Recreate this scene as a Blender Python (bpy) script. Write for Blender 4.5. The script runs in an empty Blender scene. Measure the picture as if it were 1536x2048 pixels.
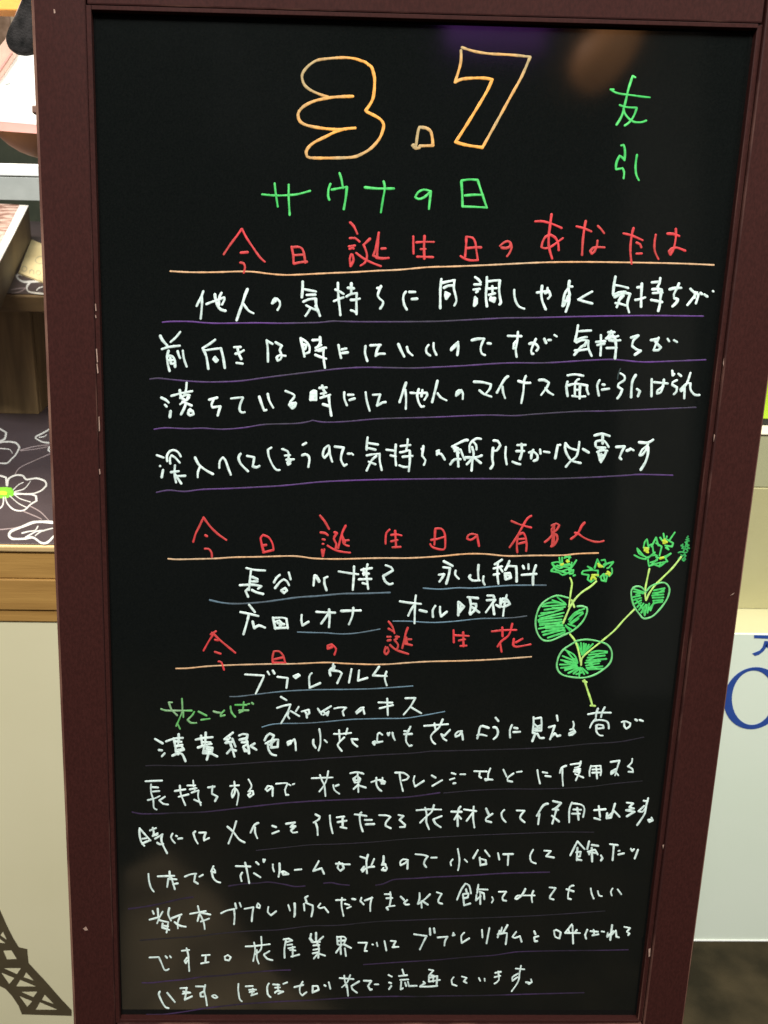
import bpy, bmesh, math, random
from mathutils import Vector, Matrix
random.seed(7)
SC = bpy.context.scene
COL = SC.collection
R = math.radians
# ---------------------------------------------------------------- frame of the leaning board
W_PANEL = 0.50                      # width of the black panel in metres
TILT = R(10)                        # the board leans back
AX = Vector((1, 0, 0)); AU = Vector((0, math.sin(TILT), math.cos(TILT))); AN = Vector((0, -math.cos(TILT), math.sin(TILT)))
ORG = Vector((0, 0, 0.50 + 0.8775 * W_PANEL * math.cos(TILT)))
BM = Matrix((AX, AU, AN)).transposed()
# ---------------------------------------------------------------- camera
CAM = ORG + BM @ (Vector((-0.21279849, 0.43154165, 1.38955801)) * W_PANEL)
c_r = BM @ Vector((0.99963241, 0.01917808, 0.01916388)); c_f = BM @ Vector((0.02272751, -0.20736701, -0.97799917))
c_r.normalize(); c_f.normalize(); c_u = c_r.cross(c_f).normalized()
cd = bpy.data.cameras.new('camera'); cam = bpy.data.objects.new('camera', cd); COL.objects.link(cam)
rm = Matrix((c_r, c_u, -c_f)).transposed().to_4x4(); rm.translation = CAM; cam.matrix_world = rm
cd.sensor_fit = 'AUTO'; cd.sensor_width = 36; cd.lens = 1700 / 2048 * 36
cd.shift_x = 173.278 / 2048; cd.shift_y = -21.189 / 2048
cd.clip_start = 0.02; cd.clip_end = 60
cd.dof.use_dof = True; cd.dof.focus_distance = 0.74; cd.dof.aperture_fstop = 16
SC.camera = cam
# ---------------------------------------------------------------- room light (indoor, no sun)
wd = bpy.data.worlds.new('World'); SC.world = wd; wd.use_nodes = True
bg = wd.node_tree.nodes['Background']; bg.inputs[0].default_value = (1.0, 0.93, 0.84, 1); bg.inputs[1].default_value = 0.22
SC.view_settings.view_transform = 'Standard'; SC.view_settings.look = 'None'; SC.view_settings.exposure = 0.40; SC.view_settings.gamma = 1
SC.cycles.max_bounces = 6
def area(name, loc, rot, sx, sy, power, col):
    l = bpy.data.lights.new(name, 'AREA'); l.shape = 'RECTANGLE'; l.size = sx; l.size_y = sy; l.energy = power; l.color = col
    o = bpy.data.objects.new(name, l); o.location = loc; o.rotation_euler = rot; COL.objects.link(o); return o
area('ceiling_lamp', (-0.5, -2.0, 3.6), (R(33), 0, R(-10)), 1.2, 0.6, 118, (1.0, 0.97, 0.92))
area('ceiling_lamp', (1.2, -0.9, 2.9), (R(15), R(20), 0), 1.2, 0.6, 34, (0.93, 1.0, 0.93))
area('ceiling_lamp', (-1.1, 0.5, 2.6), (0, R(-8), 0), 0.8, 0.5, 48, (1.0, 0.90, 0.74))
# ---------------------------------------------------------------- helpers
def ray(px, py): return c_r * ((px - 594.722) / 1700) - c_u * ((py - 1002.811) / 1700) + c_f
def atY(px, py, Y):
    d = ray(px, py); return CAM + d * ((Y - CAM.y) / d.y)
def atZ(px, py, Z):
    d = ray(px, py); return CAM + d * ((Z - CAM.z) / d.z)
def onb(px, py, off=0.0):
    d = ray(px, py); o = ORG + AN * off; P = CAM + d * ((o - CAM).dot(AN) / d.dot(AN)) - ORG
    return Vector((P.x, P.dot(AU)))
def bw(x, y, z=0.0): return ORG + AX * x + AU * y + AN * z
ROOT = {}
def empty(name, loc, label, cat, group=None):
    o = bpy.data.objects.new(name, None); o.location = loc; o.empty_display_size = 0.05; COL.objects.link(o)
    o['label'] = label; o['category'] = cat
    if group: o['group'] = group
    ROOT[o] = Vector(loc); return o
def obj(name, bm, mats, parent=None, label=None, smooth=False):
    """link bm (world coordinates) as one mesh; children keep the coordinates of their root"""
    me = bpy.data.meshes.new(name); off = ROOT.get(parent, Vector((0, 0, 0)))
    if off.length: bmesh.ops.translate(bm, verts=bm.verts, vec=-off)
    bm.to_mesh(me); bm.free()
    for m in (mats if isinstance(mats, (list, tuple)) else [mats]): me.materials.append(m)
    if smooth:
        for p in me.polygons: p.use_smooth = True
    o = bpy.data.objects.new(name, me); COL.objects.link(o)
    if parent: o.parent = parent; ROOT[o] = off
    if label: o['label'] = label
    return o
def tag(o, label, cat, group=None):
    o['label'] = label; o['category'] = cat
    if group: o['group'] = group
    return o
def box(lo, hi, bev=0.0, segs=2, M=None, T=None):
    bm = bmesh.new(); bmesh.ops.create_cube(bm, size=1)
    s = [hi[i] - lo[i] for i in range(3)]; c = [(hi[i] + lo[i]) / 2 for i in range(3)]
    for v in bm.verts: v.co = Vector((v.co.x * s[0] + c[0], v.co.y * s[1] + c[1], v.co.z * s[2] + c[2]))
    if bev:
        r = bmesh.ops.bevel(bm, geom=bm.edges[:], offset=bev, segments=segs, affect='EDGES', profile=0.5)
        for f in r['faces']: f.material_index = 1
    if T:
        for v in bm.verts: v.co = T(v.co)
    if M is not None: bm.transform(M)
    return bm
def join(*bms):
    out = bmesh.new()
    for b in bms:
        me = bpy.data.meshes.new('t'); b.to_mesh(me); b.free(); out.from_mesh(me); bpy.data.meshes.remove(me)
    return out
def prism(top, dz):
    """solid with a polygon top (world points) extruded by vector dz"""
    bm = bmesh.new(); a = [bm.verts.new(p) for p in top]; b = [bm.verts.new(Vector(p) + Vector(dz)) for p in top]
    bm.faces.new(a); bm.faces.new(b[::-1]); n = len(a)
    for i in range(n): bm.faces.new((a[i], b[i], b[(i + 1) % n], a[(i + 1) % n]))
    bmesh.ops.recalc_face_normals(bm, faces=bm.faces); return bm
# ---------------------------------------------------------------- materials
def mat(name, c1, c2=None, scale=20, rough=0.6, spec=0.4, bump=0.0, bscale=200, detail=4, stretch=(1, 1, 1), fac=(0.35, 0.65), coat=0.0, metal=0.0, rvar=0.0, streak=0.0):
    m = bpy.data.materials.new(name); m.use_nodes = True; nt = m.node_tree; b = nt.nodes['Principled BSDF']
    b.inputs['Roughness'].default_value = rough; b.inputs['Specular IOR Level'].default_value = spec
    b.inputs['Metallic'].default_value = metal; b.inputs['Coat Weight'].default_value = coat
    b.inputs['Base Color'].default_value = (*c1, 1)
    tc = nt.nodes.new('ShaderNodeTexCoord'); mp = nt.nodes.new('ShaderNodeMapping'); mp.inputs['Scale'].default_value = stretch
    nt.links.new(tc.outputs['Object'], mp.inputs[0])
    if c2:
        n = nt.nodes.new('ShaderNodeTexNoise'); n.inputs['Scale'].default_value = scale; n.inputs['Detail'].default_value = detail
        nt.links.new(mp.outputs[0], n.inputs['Vector'])
        r = nt.nodes.new('ShaderNodeValToRGB'); r.color_ramp.elements[0].position = fac[0]; r.color_ramp.elements[1].position = fac[1]
        r.color_ramp.elements[0].color = (*c1, 1); r.color_ramp.elements[1].color = (*c2, 1)
        nt.links.new(n.outputs['Fac'], r.inputs[0]); nt.links.new(r.outputs[0], b.inputs['Base Color'])
    if streak:
        n4 = nt.nodes.new('ShaderNodeTexNoise'); n4.inputs['Scale'].default_value = 330; n4.inputs['Detail'].default_value = 3
        nt.links.new(mp.outputs[0], n4.inputs['Vector'])
        r4 = nt.nodes.new('ShaderNodeMapRange'); r4.inputs['From Min'].default_value = 0.35; r4.inputs['From Max'].default_value = 0.62
        r4.inputs['To Min'].default_value = 1 - streak; r4.inputs['To Max'].default_value = 1.0
        nt.links.new(n4.outputs['Fac'], r4.inputs[0])
        mx = nt.nodes.new('ShaderNodeMix'); mx.data_type = 'RGBA'; mx.blend_type = 'MULTIPLY'; mx.inputs[0].default_value = 1
        src = b.inputs['Base Color'].links[0].from_socket
        nt.links.new(src, mx.inputs[6]); nt.links.new(r4.outputs[0], mx.inputs[7]); nt.links.new(mx.outputs[2], b.inputs['Base Color'])
    if rvar:
        n3 = nt.nodes.new('ShaderNodeTexNoise'); n3.inputs['Scale'].default_value = 9; n3.inputs['Detail'].default_value = 5
        nt.links.new(mp.outputs[0], n3.inputs['Vector'])
        mr = nt.nodes.new('ShaderNodeMapRange'); mr.inputs['From Min'].default_value = 0.3; mr.inputs['From Max'].default_value = 0.7
        mr.inputs['To Min'].default_value = max(0.02, rough - rvar); mr.inputs['To Max'].default_value = rough + rvar
        nt.links.new(n3.outputs['Fac'], mr.inputs[0]); nt.links.new(mr.outputs[0], b.inputs['Roughness'])
    if bump:
        n2 = nt.nodes.new('ShaderNodeTexNoise'); n2.inputs['Scale'].default_value = bscale; n2.inputs['Detail'].default_value = 3
        nt.links.new(mp.outputs[0], n2.inputs['Vector'])
        bp = nt.nodes.new('ShaderNodeBump'); bp.inputs['Strength'].default_value = bump; bp.inputs['Distance'].default_value = 0.001
        nt.links.new(n2.outputs['Fac'], bp.inputs['Height']); nt.links.new(bp.outputs[0], b.inputs['Normal'])
    return m
M_PANEL = mat('gloss_black_board', (0.0032, 0.0040, 0.0039), (0.0048, 0.0057, 0.0054), scale=900, rough=0.085, spec=0.5, detail=2, rvar=0.035)
M_FRAME = mat('maroon_paint', (0.026, 0.0080, 0.0068), (0.036, 0.0106, 0.0090), scale=620, rough=0.6, spec=0.06, bump=0.10, bscale=900, stretch=(1, 1, 0.45), rvar=0.08)
M_EDGE = mat('highlit_frame_edge', (0.085, 0.033, 0.025), (0.22, 0.12, 0.085), scale=26, rough=0.5, bump=0.2, fac=(0.40, 0.72), stretch=(1, 1, 0.6))  # bevel highlight painted as lighter brown, broken up by chip-like noise
M_BEAD = mat('maroon_bead', (0.022, 0.0075, 0.007), (0.040, 0.014, 0.012), scale=30, rough=0.6, spec=0.08, fac=(0.45, 0.75), stretch=(1, 1, 0.3))
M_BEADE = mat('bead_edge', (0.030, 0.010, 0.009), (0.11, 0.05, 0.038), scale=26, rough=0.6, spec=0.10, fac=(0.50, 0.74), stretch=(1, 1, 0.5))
M_CHIP = mat('bare_chip', (0.32, 0.21, 0.17), (0.20, 0.12, 0.09), scale=300, rough=0.7)
def ink(name, a, b, scale=28, fac=(0.35, 0.65), rough=0.55):
    a = tuple(v * 0.86 for v in a); b = tuple(v * 0.86 for v in b)
    return mat(name, a, b, scale=scale, rough=rough, spec=0.3, fac=fac, bump=0.1, bscale=900, streak=0.28)
INK = {
 'white': ink('white_marker', (0.82, 0.96, 0.92), (0.64, 0.78, 0.75), 45),
 'orange': ink('orange_marker', (0.98, 0.43, 0.08), (0.50, 0.36, 0.17), 18, (0.42, 0.60)),
 'orange2': ink('pale_orange_marker', (0.80, 0.43, 0.20), (0.66, 0.45, 0.27), 14),
 'green': ink('green_marker', (0.050, 0.54, 0.110), (0.11, 0.70, 0.17), 40),
 'leafline': ink('leaf_outline_marker', (0.14, 0.62, 0.18), (0.22, 0.66, 0.26), 40),
 'green2': ink('worn_green_marker', (0.07, 0.48, 0.075), (0.26, 0.45, 0.24), 60),
 'green3': ink('deep_green_marker', (0.04, 0.36, 0.10), (0.05, 0.48, 0.11), 60),
 'lime': ink('lime_marker', (0.58, 0.92, 0.19), (0.50, 0.76, 0.22), 40),
 'yellow': ink('yellow_marker', (0.62, 0.75, 0.05), (0.45, 0.65, 0.07), 90),
 'red': ink('red_marker', (0.74, 0.050, 0.060), (0.56, 0.060, 0.055), 45),
 'purple': ink('purple_marker', (0.120, 0.040, 0.230), (0.046, 0.036, 0.068), 12, (0.36, 0.60)),
 'purpled': ink('thin_purple_marker', (0.050, 0.026, 0.082), (0.011, 0.0105, 0.014), 14, (0.38, 0.62)),
 'faintp': ink('rubbed_purple_marker', (0.026, 0.020, 0.036), (0.014, 0.0135, 0.017), 18, (0.4, 0.6)),
 'bluew': ink('pale_blue_marker', (0.15, 0.26, 0.34), (0.075, 0.095, 0.115), 16, (0.38, 0.64)),
 'faint': ink('rubbed_marker', (0.035, 0.06, 0.06), (0.02, 0.03, 0.03), 40),
}
# ---------------------------------------------------------------- strokes: domed ribbons of dried marker or print
def smooth_line(pts, step):
    out = []; n = len(pts)
    if n == 2:
        k = max(1, int((pts[1] - pts[0]).length / (step * 3)))
        return [pts[0].lerp(pts[1], i / k) for i in range(k + 1)]
    for i in range(n - 1):
        p0 = pts[max(i - 1, 0)]; p1 = pts[i]; p2 = pts[i + 1]; p3 = pts[min(i + 2, n - 1)]
        k = max(2, min(14, int((p2 - p1).length / step)))
        for j in range(k):
            t = j / k
            out.append(0.5 * ((2 * p1) + (p2 - p0) * t + (2 * p0 - 5 * p1 + 4 * p2 - p3) * t * t + (3 * p1 - p0 - 3 * p2 + p3) * t ** 3))
    out.append(pts[-1]); return out
def split_corners(pts):
    segs = []; cur = [pts[0]]
    for i in range(1, len(pts)):
        cur.append(pts[i])
        if i < len(pts) - 1:
            a = pts[i] - pts[i - 1]; b = pts[i + 1] - pts[i]
            if a.length > 1e-6 and b.length > 1e-6 and abs(a.angle(b)) > R(62): segs.append(cur); cur = [pts[i]]
    segs.append(cur); return segs
def ribbon(bm, pts, w, place, h, seed):
    """pts 2D (pixels), w width in the same units, place(pt, height) -> world"""
    rnd = random.Random(seed); r = w / 2 * rnd.uniform(0.80, 0.98); ph = rnd.uniform(0, 6); h = h * rnd.uniform(0.85, 1.2)
    base = h * rnd.uniform(0.12, 0.3)
    P = [p for i, p in enumerate(pts) if i == 0 or (p - pts[i - 1]).length > 1e-4]
    if len(P) == 1: P = [P[0], P[0] + Vector((0.6, 0.2))]
    rows = []; n = len(P)
    d0 = (P[1] - P[0]).normalized(); d1 = (P[-1] - P[-2]).normalized()
    for a in (80, 52, 26): rows.append((P[0] - d0 * r * math.sin(R(a)), d0, r * math.cos(R(a)), math.cos(R(a))))
    L = 0
    for i in range(n):
        d = (P[min(i + 1, n - 1)] - P[max(i - 1, 0)]).normalized()
        if i: L += (P[i] - P[i - 1]).length
        rows.append((P[i], d, r * (1 + 0.10 * math.sin(L * 0.16 + ph) + 0.05 * math.sin(L * 0.53 + 2 * ph) + (0.10 if i < 3 else 0)), 1))
    for a in (26, 52, 80): rows.append((P[-1] + d1 * r * math.sin(R(a)), d1, r * math.cos(R(a)), math.cos(R(a))))
    prev = None
    for c, d, rr, hh in rows:
        nn = Vector((-d.y, d.x)); q = []
        for s, hz in ((-1, 0), (-0.55, 0.85), (0.55, 0.85), (1, 0)):
            q.append(bm.verts.new(place(c + nn * rr * s, base + h * hz * (0.3 + 0.7 * hh))))
        if prev:
            for k in range(3): bm.faces.new((prev[k], prev[k + 1], q[k + 1], q[k]))
        prev = q
def parse(s): return [[Vector(tuple(map(float, p.split(',')))) for p in st.split()] for st in s.split(';') if st.strip()]
def strokes_bm(items, place, h=0.00022):
    bm = bmesh.new(); k = 0
    for (w, x0, y0, sc, s) in items:
        for st in parse(s):
            st = [Vector((x0 + p.x / sc, y0 + p.y / sc)) for p in st]
            for sg in split_corners(st):
                k += 1; ribbon(bm, smooth_line(sg, 4.0), w, place, h, k * 13 + len(items))
    bmesh.ops.recalc_face_normals(bm, faces=bm.faces)
    return bm
LINES = []
def W(part, col, w, x0, y0, sc, s):
    if col == 'orange' and part == 'orange_rule': col = 'orange2'
    if LINES and LINES[-1][0] == part and LINES[-1][1] == col and x0 > LINES[-1][2][-1][1] and abs(y0 - LINES[-1][2][-1][2]) <= 35:
        LINES[-1][2].append((w, x0, y0, sc, s))
    else: LINES.append((part, col, [(w, x0, y0, sc, s)]))
# every stroke of the handwriting: W(part, colour, pen width, crop x, crop y, crop scale, strokes)
W('date_numerals','orange',6.4,500,60,2.56,
"612,182 590,165 568,158 540,148 490,142 430,144 350,154 310,175 280,205 266,235 275,275 300,302 345,325 400,344;"
"605,178 622,190 633,225 638,260 632,340 615,380 592,412 600,420 640,440 670,460 684,485 678,520 660,560 620,605 570,636 520,652 400,656 305,654 290,640 288,622 300,600 330,575 390,545 430,525 480,508 538,502;"
"526,340 460,342 400,348 330,364 280,388 252,415 246,440 256,468 290,488 360,502 440,510 490,508;"
"868,500 860,520 848,606;838,588 832,592 848,606 868,602;868,498 900,502 925,520 934,560 936,592 868,594;"
"1080,105 1078,170 1050,268 1085,252 1160,246 1210,248 1240,254 1215,310 1165,395 1100,500 1052,574 1110,590 1190,602;"
"1085,90 1150,110 1230,122 1340,128 1434,138 1390,240 1340,330 1280,440 1230,530 1190,602")
W('green_title','green',5.0,500,60,2.56,
"62,842 130,848 200,846 250,840 308,824;126,786 132,840 142,905;198,792 198,860 203,948;"
"458,732 468,765 476,810;412,788 402,815 400,850 406,870;418,818 450,812 496,804 490,860 480,918;"
"588,806 650,812 736,812;684,775 690,810 680,870 670,934;"
"926,826 890,818 860,832 846,856 862,866 890,858 926,826 922,860 916,916;"
"1082,772 1120,766 1165,768 1185,830 1212,910;1082,775 1086,840 1088,904 1150,906 1212,910;1100,848 1150,844 1192,846")
W('green_luck_note','green',4.8,1200,140,8.53,
"195,345 250,380 330,405 440,420 560,435 700,455 845,470;180,335 230,335;"
"600,125 555,105 530,180 480,340 440,520 405,650 380,760 330,860 280,935;"
"335,600 400,625 500,640 625,645 600,730 550,830 490,900 420,950;400,660 420,740 480,820 560,880 640,895 720,890 785,865;"
"360,1290 400,1280 420,1340 425,1450 415,1540 385,1500 335,1465 290,1550 270,1640 275,1695 340,1685 380,1675 410,1740 402,1850;"
"630,1450 612,1560 605,1680 620,1800 660,1880")
W('red_heading_line','red',5.0,430,430,4,
"214,112 180,160 120,240 70,315;216,112 250,180 310,270 360,340 398,375;206,302 262,298;202,382 228,388 240,420 230,462;"
"612,255 625,320 628,388;618,260 660,255 695,268 712,310 722,382;630,322 705,318;630,390 690,378 735,375;"
"1080,60 1110,90 1138,150;1078,186 1120,186 1156,214;1070,252 1120,245;1076,272 1105,264 1108,270;"
"1090,315 1078,350 1084,410 1108,360 1098,318;1240,190 1225,205 1188,240 1205,280 1216,330 1200,380 1165,405;1130,305 1190,350 1260,385 1326,410;"
"1310,142 1300,200 1282,280 1265,325 1295,340 1300,260 1306,160;1330,270 1365,268;1290,342 1340,348 1388,344")
W('red_heading_line','red',5.0,800,420,4,
"106,212 106,280 108,350;128,260 200,256 270,256;196,208 192,300 194,390;165,314 204,312;136,374 200,376 264,378;"
"530,215 528,290 520,375;485,370 520,392 570,404 622,402;535,215 580,222 602,260 610,320 622,400;540,306 600,300 648,300;"
"812,302 850,306 880,290 882,262 860,250 830,262 800,288;882,262 892,300 875,345 856,370;")
W('red_heading_line','red',5.0,1056,420,4,
"58,92 120,92 200,115 268,145;188,35 178,110 165,220 168,300 192,388;175,200 140,215 115,260 108,298 135,308 180,296 230,262 278,226;180,200 215,220 240,265 245,322;"
"388,132 440,145 505,172;462,88 450,150 438,250 432,360;558,128 585,155 608,186;556,245 550,290 530,335 510,350 498,330 520,305 560,298 610,300;"
"764,188 830,205 915,242;844,145 828,210 818,320 828,430;868,262 895,275 905,298;866,350 910,348;"
"1022,198 1012,260 1014,330 1042,392;1115,190 1160,192 1208,208;1182,150 1182,220 1165,310 1140,358 1128,335 1150,310 1190,302 1256,326")
W('orange_rule','orange',3.8,430,430,4,
"-358,450 -200,458 0,458 200,452 320,456 430,470 560,480 700,476 900,466 1100,458 1300,446 1480,438 1700,418 1900,412 2200,400 2500,385 2700,378 2960,376 3300,380 3700,388 3990,400")
W('white_text_line','white',5.4,380,545,6,
"160,225 140,280 110,340 80,402;140,290 144,360 138,460 128,555;198,380 250,358 320,335 410,300 412,330 385,385;298,262 308,330 330,400 370,445 425,460;378,245 355,290 345,340 350,390;"
"690,200 665,260 630,370 595,470 560,572;635,370 670,420 710,465 760,490;"
"985,370 1000,330 1020,312 1025,345 985,370 1040,315 1075,350 1078,400 1050,450;"
"1352,110 1350,200 1342,298;1372,202 1430,214 1510,230;1400,270 1505,268;1360,352 1430,322 1510,316 1512,380 1535,470;1395,395 1440,420 1510,450;1445,430 1415,480 1385,522")
W('white_text_line','white',5.4,636,545,6,
"-30,400 0,460 22,520;238,125 240,210 248,330 260,430 268,512;208,205 260,230 305,258;190,345 250,320 305,300;400,130 398,180 398,250;358,185 430,192;340,290 395,260 465,250 460,340 462,500;392,330 450,328 500,315;395,455 430,465 462,490;"
"755,165 745,185 712,188;745,190 725,240 718,285 745,320 780,350 775,390 745,435;"
"1055,232 1030,265 1022,320 1035,390 1065,445;1095,235 1165,235;1125,320 1190,315;"
"1480,80 1468,200 1466,430")
W('white_text_line','white',5.4,870,540,4.8,
"65,125 120,112 188,98 180,170 198,250 205,300 185,342;85,172 125,152 165,150;105,220 100,245 108,278 140,235 100,215 120,260;"
"385,70 415,90 438,120;375,140 438,140;370,190 430,182;395,215 410,205;385,260 375,345 402,320 398,275 388,330;498,70 496,150 488,250 498,350;515,110 570,102 622,100 615,180 622,260 632,310 618,332;510,180 590,175;550,155 552,230;515,240 575,225;535,262 530,290 565,305 575,270 545,270 560,295;"
"760,192 762,250 780,315 810,355 855,372;"
"978,218 1030,210 1090,200 1108,245 1085,275;1028,152 1020,230 1030,300 1062,378;1080,172 1075,215 1055,225;"
"1290,105 1282,170 1288,250 1285,310 1255,400;1285,160 1318,160;1275,180 1245,230 1225,330 1222,345 1240,335 1275,250;1285,200 1295,240 1275,300 1240,300;"
"1508,208 1450,240 1375,285 1440,305 1508,322")
W('white_text_line','white',5.4,1180,540,5.908,
"300,80 282,180 272,285;300,180 370,192 450,214;275,300 340,265 420,260;290,322 360,290 420,275 475,285 450,350 440,420 460,500;380,285 345,360 315,440;300,392 360,400 420,420;395,300 340,360;"
"558,208 600,200;612,160 605,300 602,435;535,355 590,345 650,325;830,95 820,160 795,200;730,148 820,140;735,230 800,225 845,232 850,270;740,275 855,268;805,205 805,250;845,240 830,340 820,430 805,485;722,355 780,365 850,380;"
"940,230 1000,215 1075,212;1052,158 1020,230 990,290 995,335 1035,345 1025,380 975,430;"
"1185,222 1225,262 1280,290 1268,340 1250,395;1265,265 1210,340 1150,415;1240,260 1235,330;1305,272 1320,285;1350,290 1385,315;1450,250 1456,254")
W('white_text_line','white',5.2,300,640,4.8,
"98,152 120,195 165,245;290,115 250,165 198,212;115,280 180,260 285,248;178,295 165,350 170,420 188,490;180,345 215,350 238,390 240,450;175,390 225,385;195,365 200,420 235,420;265,300 275,335 288,365;315,295 325,370 352,448;"
"625,190 580,225 505,272;510,280 540,350 560,470;530,292 610,280 680,272 700,350 718,460;625,355 610,380 632,402 650,385 628,362 630,385;"
"808,262 870,260;840,265 850,320 876,375;820,325 860,315 900,292;830,412 890,420;"
"1120,195 1130,280 1132,400;1120,200 1175,230;1205,215 1265,250 1245,290 1265,340 1250,380 1225,390 1215,360 1245,340 1300,345")
W('white_text_line','white',5.2,580,640,4.8,
"102,175 118,250 138,350;110,180 160,215 188,260 185,310 145,325;130,235 155,245 145,280 135,285;215,195 290,190;288,165 290,220 270,250;245,270 300,240;245,295 330,265 345,270;325,270 320,350 335,460;270,295 320,290;242,335 290,355 345,372;"
"465,240 475,300 490,365;495,285 540,275;500,318 555,312;"
"725,250 720,320 742,395;770,245 870,240;858,245 835,290 822,345 855,325 910,325;"
"1040,232 1065,290 1095,350;1122,258 1135,305 1175,340;1330,240 1308,270 1310,315 1345,342;1378,222 1380,280 1405,335")
W('white_text_line','white',5.2,860,640,5.689,
"320,250 290,275 245,320 240,345 290,300 320,270 320,330 310,400;"
"475,232 540,215 615,215 590,270 575,330 590,385 625,400;655,265 690,270;"
"885,182 1040,185;1000,135 990,250 975,340 985,420;985,240 955,270 950,325 975,320;"
"1205,215 1170,290 1150,350 1158,385 1175,385;1130,272 1170,262 1215,285 1232,320 1212,350;1300,215 1320,262;1345,230 1375,228;1415,172 1440,188")
W('white_text_line','white',5.2,1110,640,4.8,
"220,52 208,130 190,205;222,110 280,105 345,102;205,195 250,175 305,165;205,218 260,195 320,200 320,270 350,345;290,235 250,260 215,300 185,335;190,295 250,290 310,280;300,215 280,250;"
"395,212 480,205;440,145 440,250 435,342;405,242 475,228;510,120 570,118;540,105 525,140 500,170;490,178 560,168 605,155;515,172 555,150 550,130;520,195 575,200 625,195;570,160 585,250 575,370;495,270 590,268;"
"730,170 800,150;795,155 750,200 740,250 780,282 822,295 765,335;"
"920,195 980,185;995,170 970,230 945,290 990,290 1015,265 975,225 955,200;1080,182 1095,205;1140,195 1170,212")
W('white_text_line','white',5.0,300,745,4.8,
"108,242 150,262 178,288;142,310 160,328;198,370 190,430;205,225 300,200 405,180;285,170 295,230 290,245;352,98 345,170 330,215;370,215 350,260 290,305;300,245 345,270 375,240;310,235 340,215 380,220;310,280 400,318;345,300 325,350 298,402;375,360 365,395 385,412 418,400 410,370 380,355;385,350 395,375;"
"568,262 645,242;615,250 590,310 600,335 675,325 650,412;"
"778,250 880,240 892,245 865,310 860,360 880,385 908,382;"
"1048,232 1070,300 1095,365 1118,360;1130,205 1145,270 1182,338;"
"1300,178 1375,210 1385,235 1345,285;1340,300 1395,290;1335,310 1365,345 1390,325 1400,295 1360,310 1370,335")
W('white_text_line','white',5.0,600,745,4.8,
"105,190 100,265 120,262 155,265 155,185 130,175 105,195;120,200 125,250;140,190 145,250;185,150 255,145;212,125 225,165 240,190;200,205 250,195;240,190 225,215;195,245 290,215;275,220 285,320 300,415;220,305 285,325;"
"425,190 425,250 450,315;460,215 512,215;475,265 525,250;"
"630,190 640,270 668,368;700,215 770,212 755,260 740,320 790,290 822,285;"
"1018,98 1000,150 955,285;1010,165 1018,250 1015,350;1060,195 1130,200 1215,195 1220,220 1195,262;1140,160 1125,220 1140,290 1165,330 1190,325;1175,170 1165,230;"
"1320,80 1295,180 1268,285;1320,200 1350,240 1405,268")
W('white_text_line','white',5.0,880,735,5.908,
"190,335 195,290 225,268 245,290 200,325 250,268 270,310 268,372;"
"400,170 500,175 600,200 590,250 545,305;465,270 520,315 605,345;"
"805,105 770,130 720,210 672,298;738,225 745,295 768,362;"
"925,160 1000,182 1065,182;1015,100 992,160 985,280 960,420;"
"1170,150 1230,148 1285,180 1265,230 1195,325;1245,245 1280,290 1335,322")
W('white_text_line','white',5.0,1110,725,4.8,
"120,125 190,115 270,128;120,185 108,230 120,322;125,220 200,205 310,222 305,260 320,305;230,160 195,190 190,310;240,210 235,345;195,265 235,262;165,322 230,330 290,325;"
"428,170 405,220 420,318;455,212 475,215;450,262 518,252;"
"628,105 665,130 665,170 610,205 605,235 645,260 625,310 598,345;775,120 740,190 730,335;785,255 815,275 795,325;"
"928,160 925,325;950,190 1080,202;1045,165 1035,230 1015,285 980,300 985,270 1040,230;1125,80 1130,125 1145,110;1185,110 1210,130;1170,170 1130,190 1125,215 1170,240 1165,280 1140,305;"
"1300,100 1265,200 1210,275 1205,260 1260,205 1300,200 1300,260 1340,310 1385,312;1245,215 1240,345;1230,230 1225,270")
W('faint_green_tick','faint',3.0,1110,725,4.8,"628,60 608,110 600,160")
W('purple_rule','purple',3.5,300,640,4.8,"120,22 200,15 380,15 500,25 640,32 850,30 1050,28 1250,32 1500,28 1630,24 1750,12 1850,14 2100,18 2700,15 3000,2 3400,-18 3700,-22 4000,-30 4400,-38 4800,-42 5200,-38 5310,-37")
W('purple_rule','purple',3.5,300,640,4.8,"0,568 80,560 200,572 380,588 560,596 750,592 900,582 1150,548 1500,505 1700,480 1900,462 2100,455 2500,462 2700,455 3000,440 3300,420 3500,412 3800,412 4200,388 4450,380 4700,402 4900,400 5335,382")
W('purple_rule','purple',3.2,300,745,4.8,"40,545 150,532 350,540 500,535 700,545 900,530 1100,500 1400,490 1530,470 1560,460 1610,470 1700,478 1900,470 2200,445 2700,430 3200,410 3500,415 3700,400 4100,375 4450,368 5240,335")
W('white_text_line','white',4.8,300,865,4.8,
"65,218 130,242;95,322 98,324;125,360 112,432;165,275 162,225 190,180 230,170 270,190 295,230;195,300 190,250 205,220 240,240 285,290;240,315 235,400 250,480;200,382 275,372;240,400 300,490;245,420 340,416;"
"432,240 470,310 540,365 605,400;480,330 460,380 458,430;665,340 670,275 700,240 725,270 750,340 775,405;"
"870,205 850,240 870,300 940,372;930,225 1000,238 995,280 985,325 1020,335 1050,322;"
"1165,145 1132,165 1140,230 1180,320 1215,360 1245,360;1268,160 1320,180 1330,220 1325,300;1295,222 1345,218;1310,262 1380,258;1335,250 1345,300 1325,310 1318,290 1350,275;"
"1465,120 1500,100;1460,220 1490,210 1520,225 1530,260 1520,330")
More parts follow.
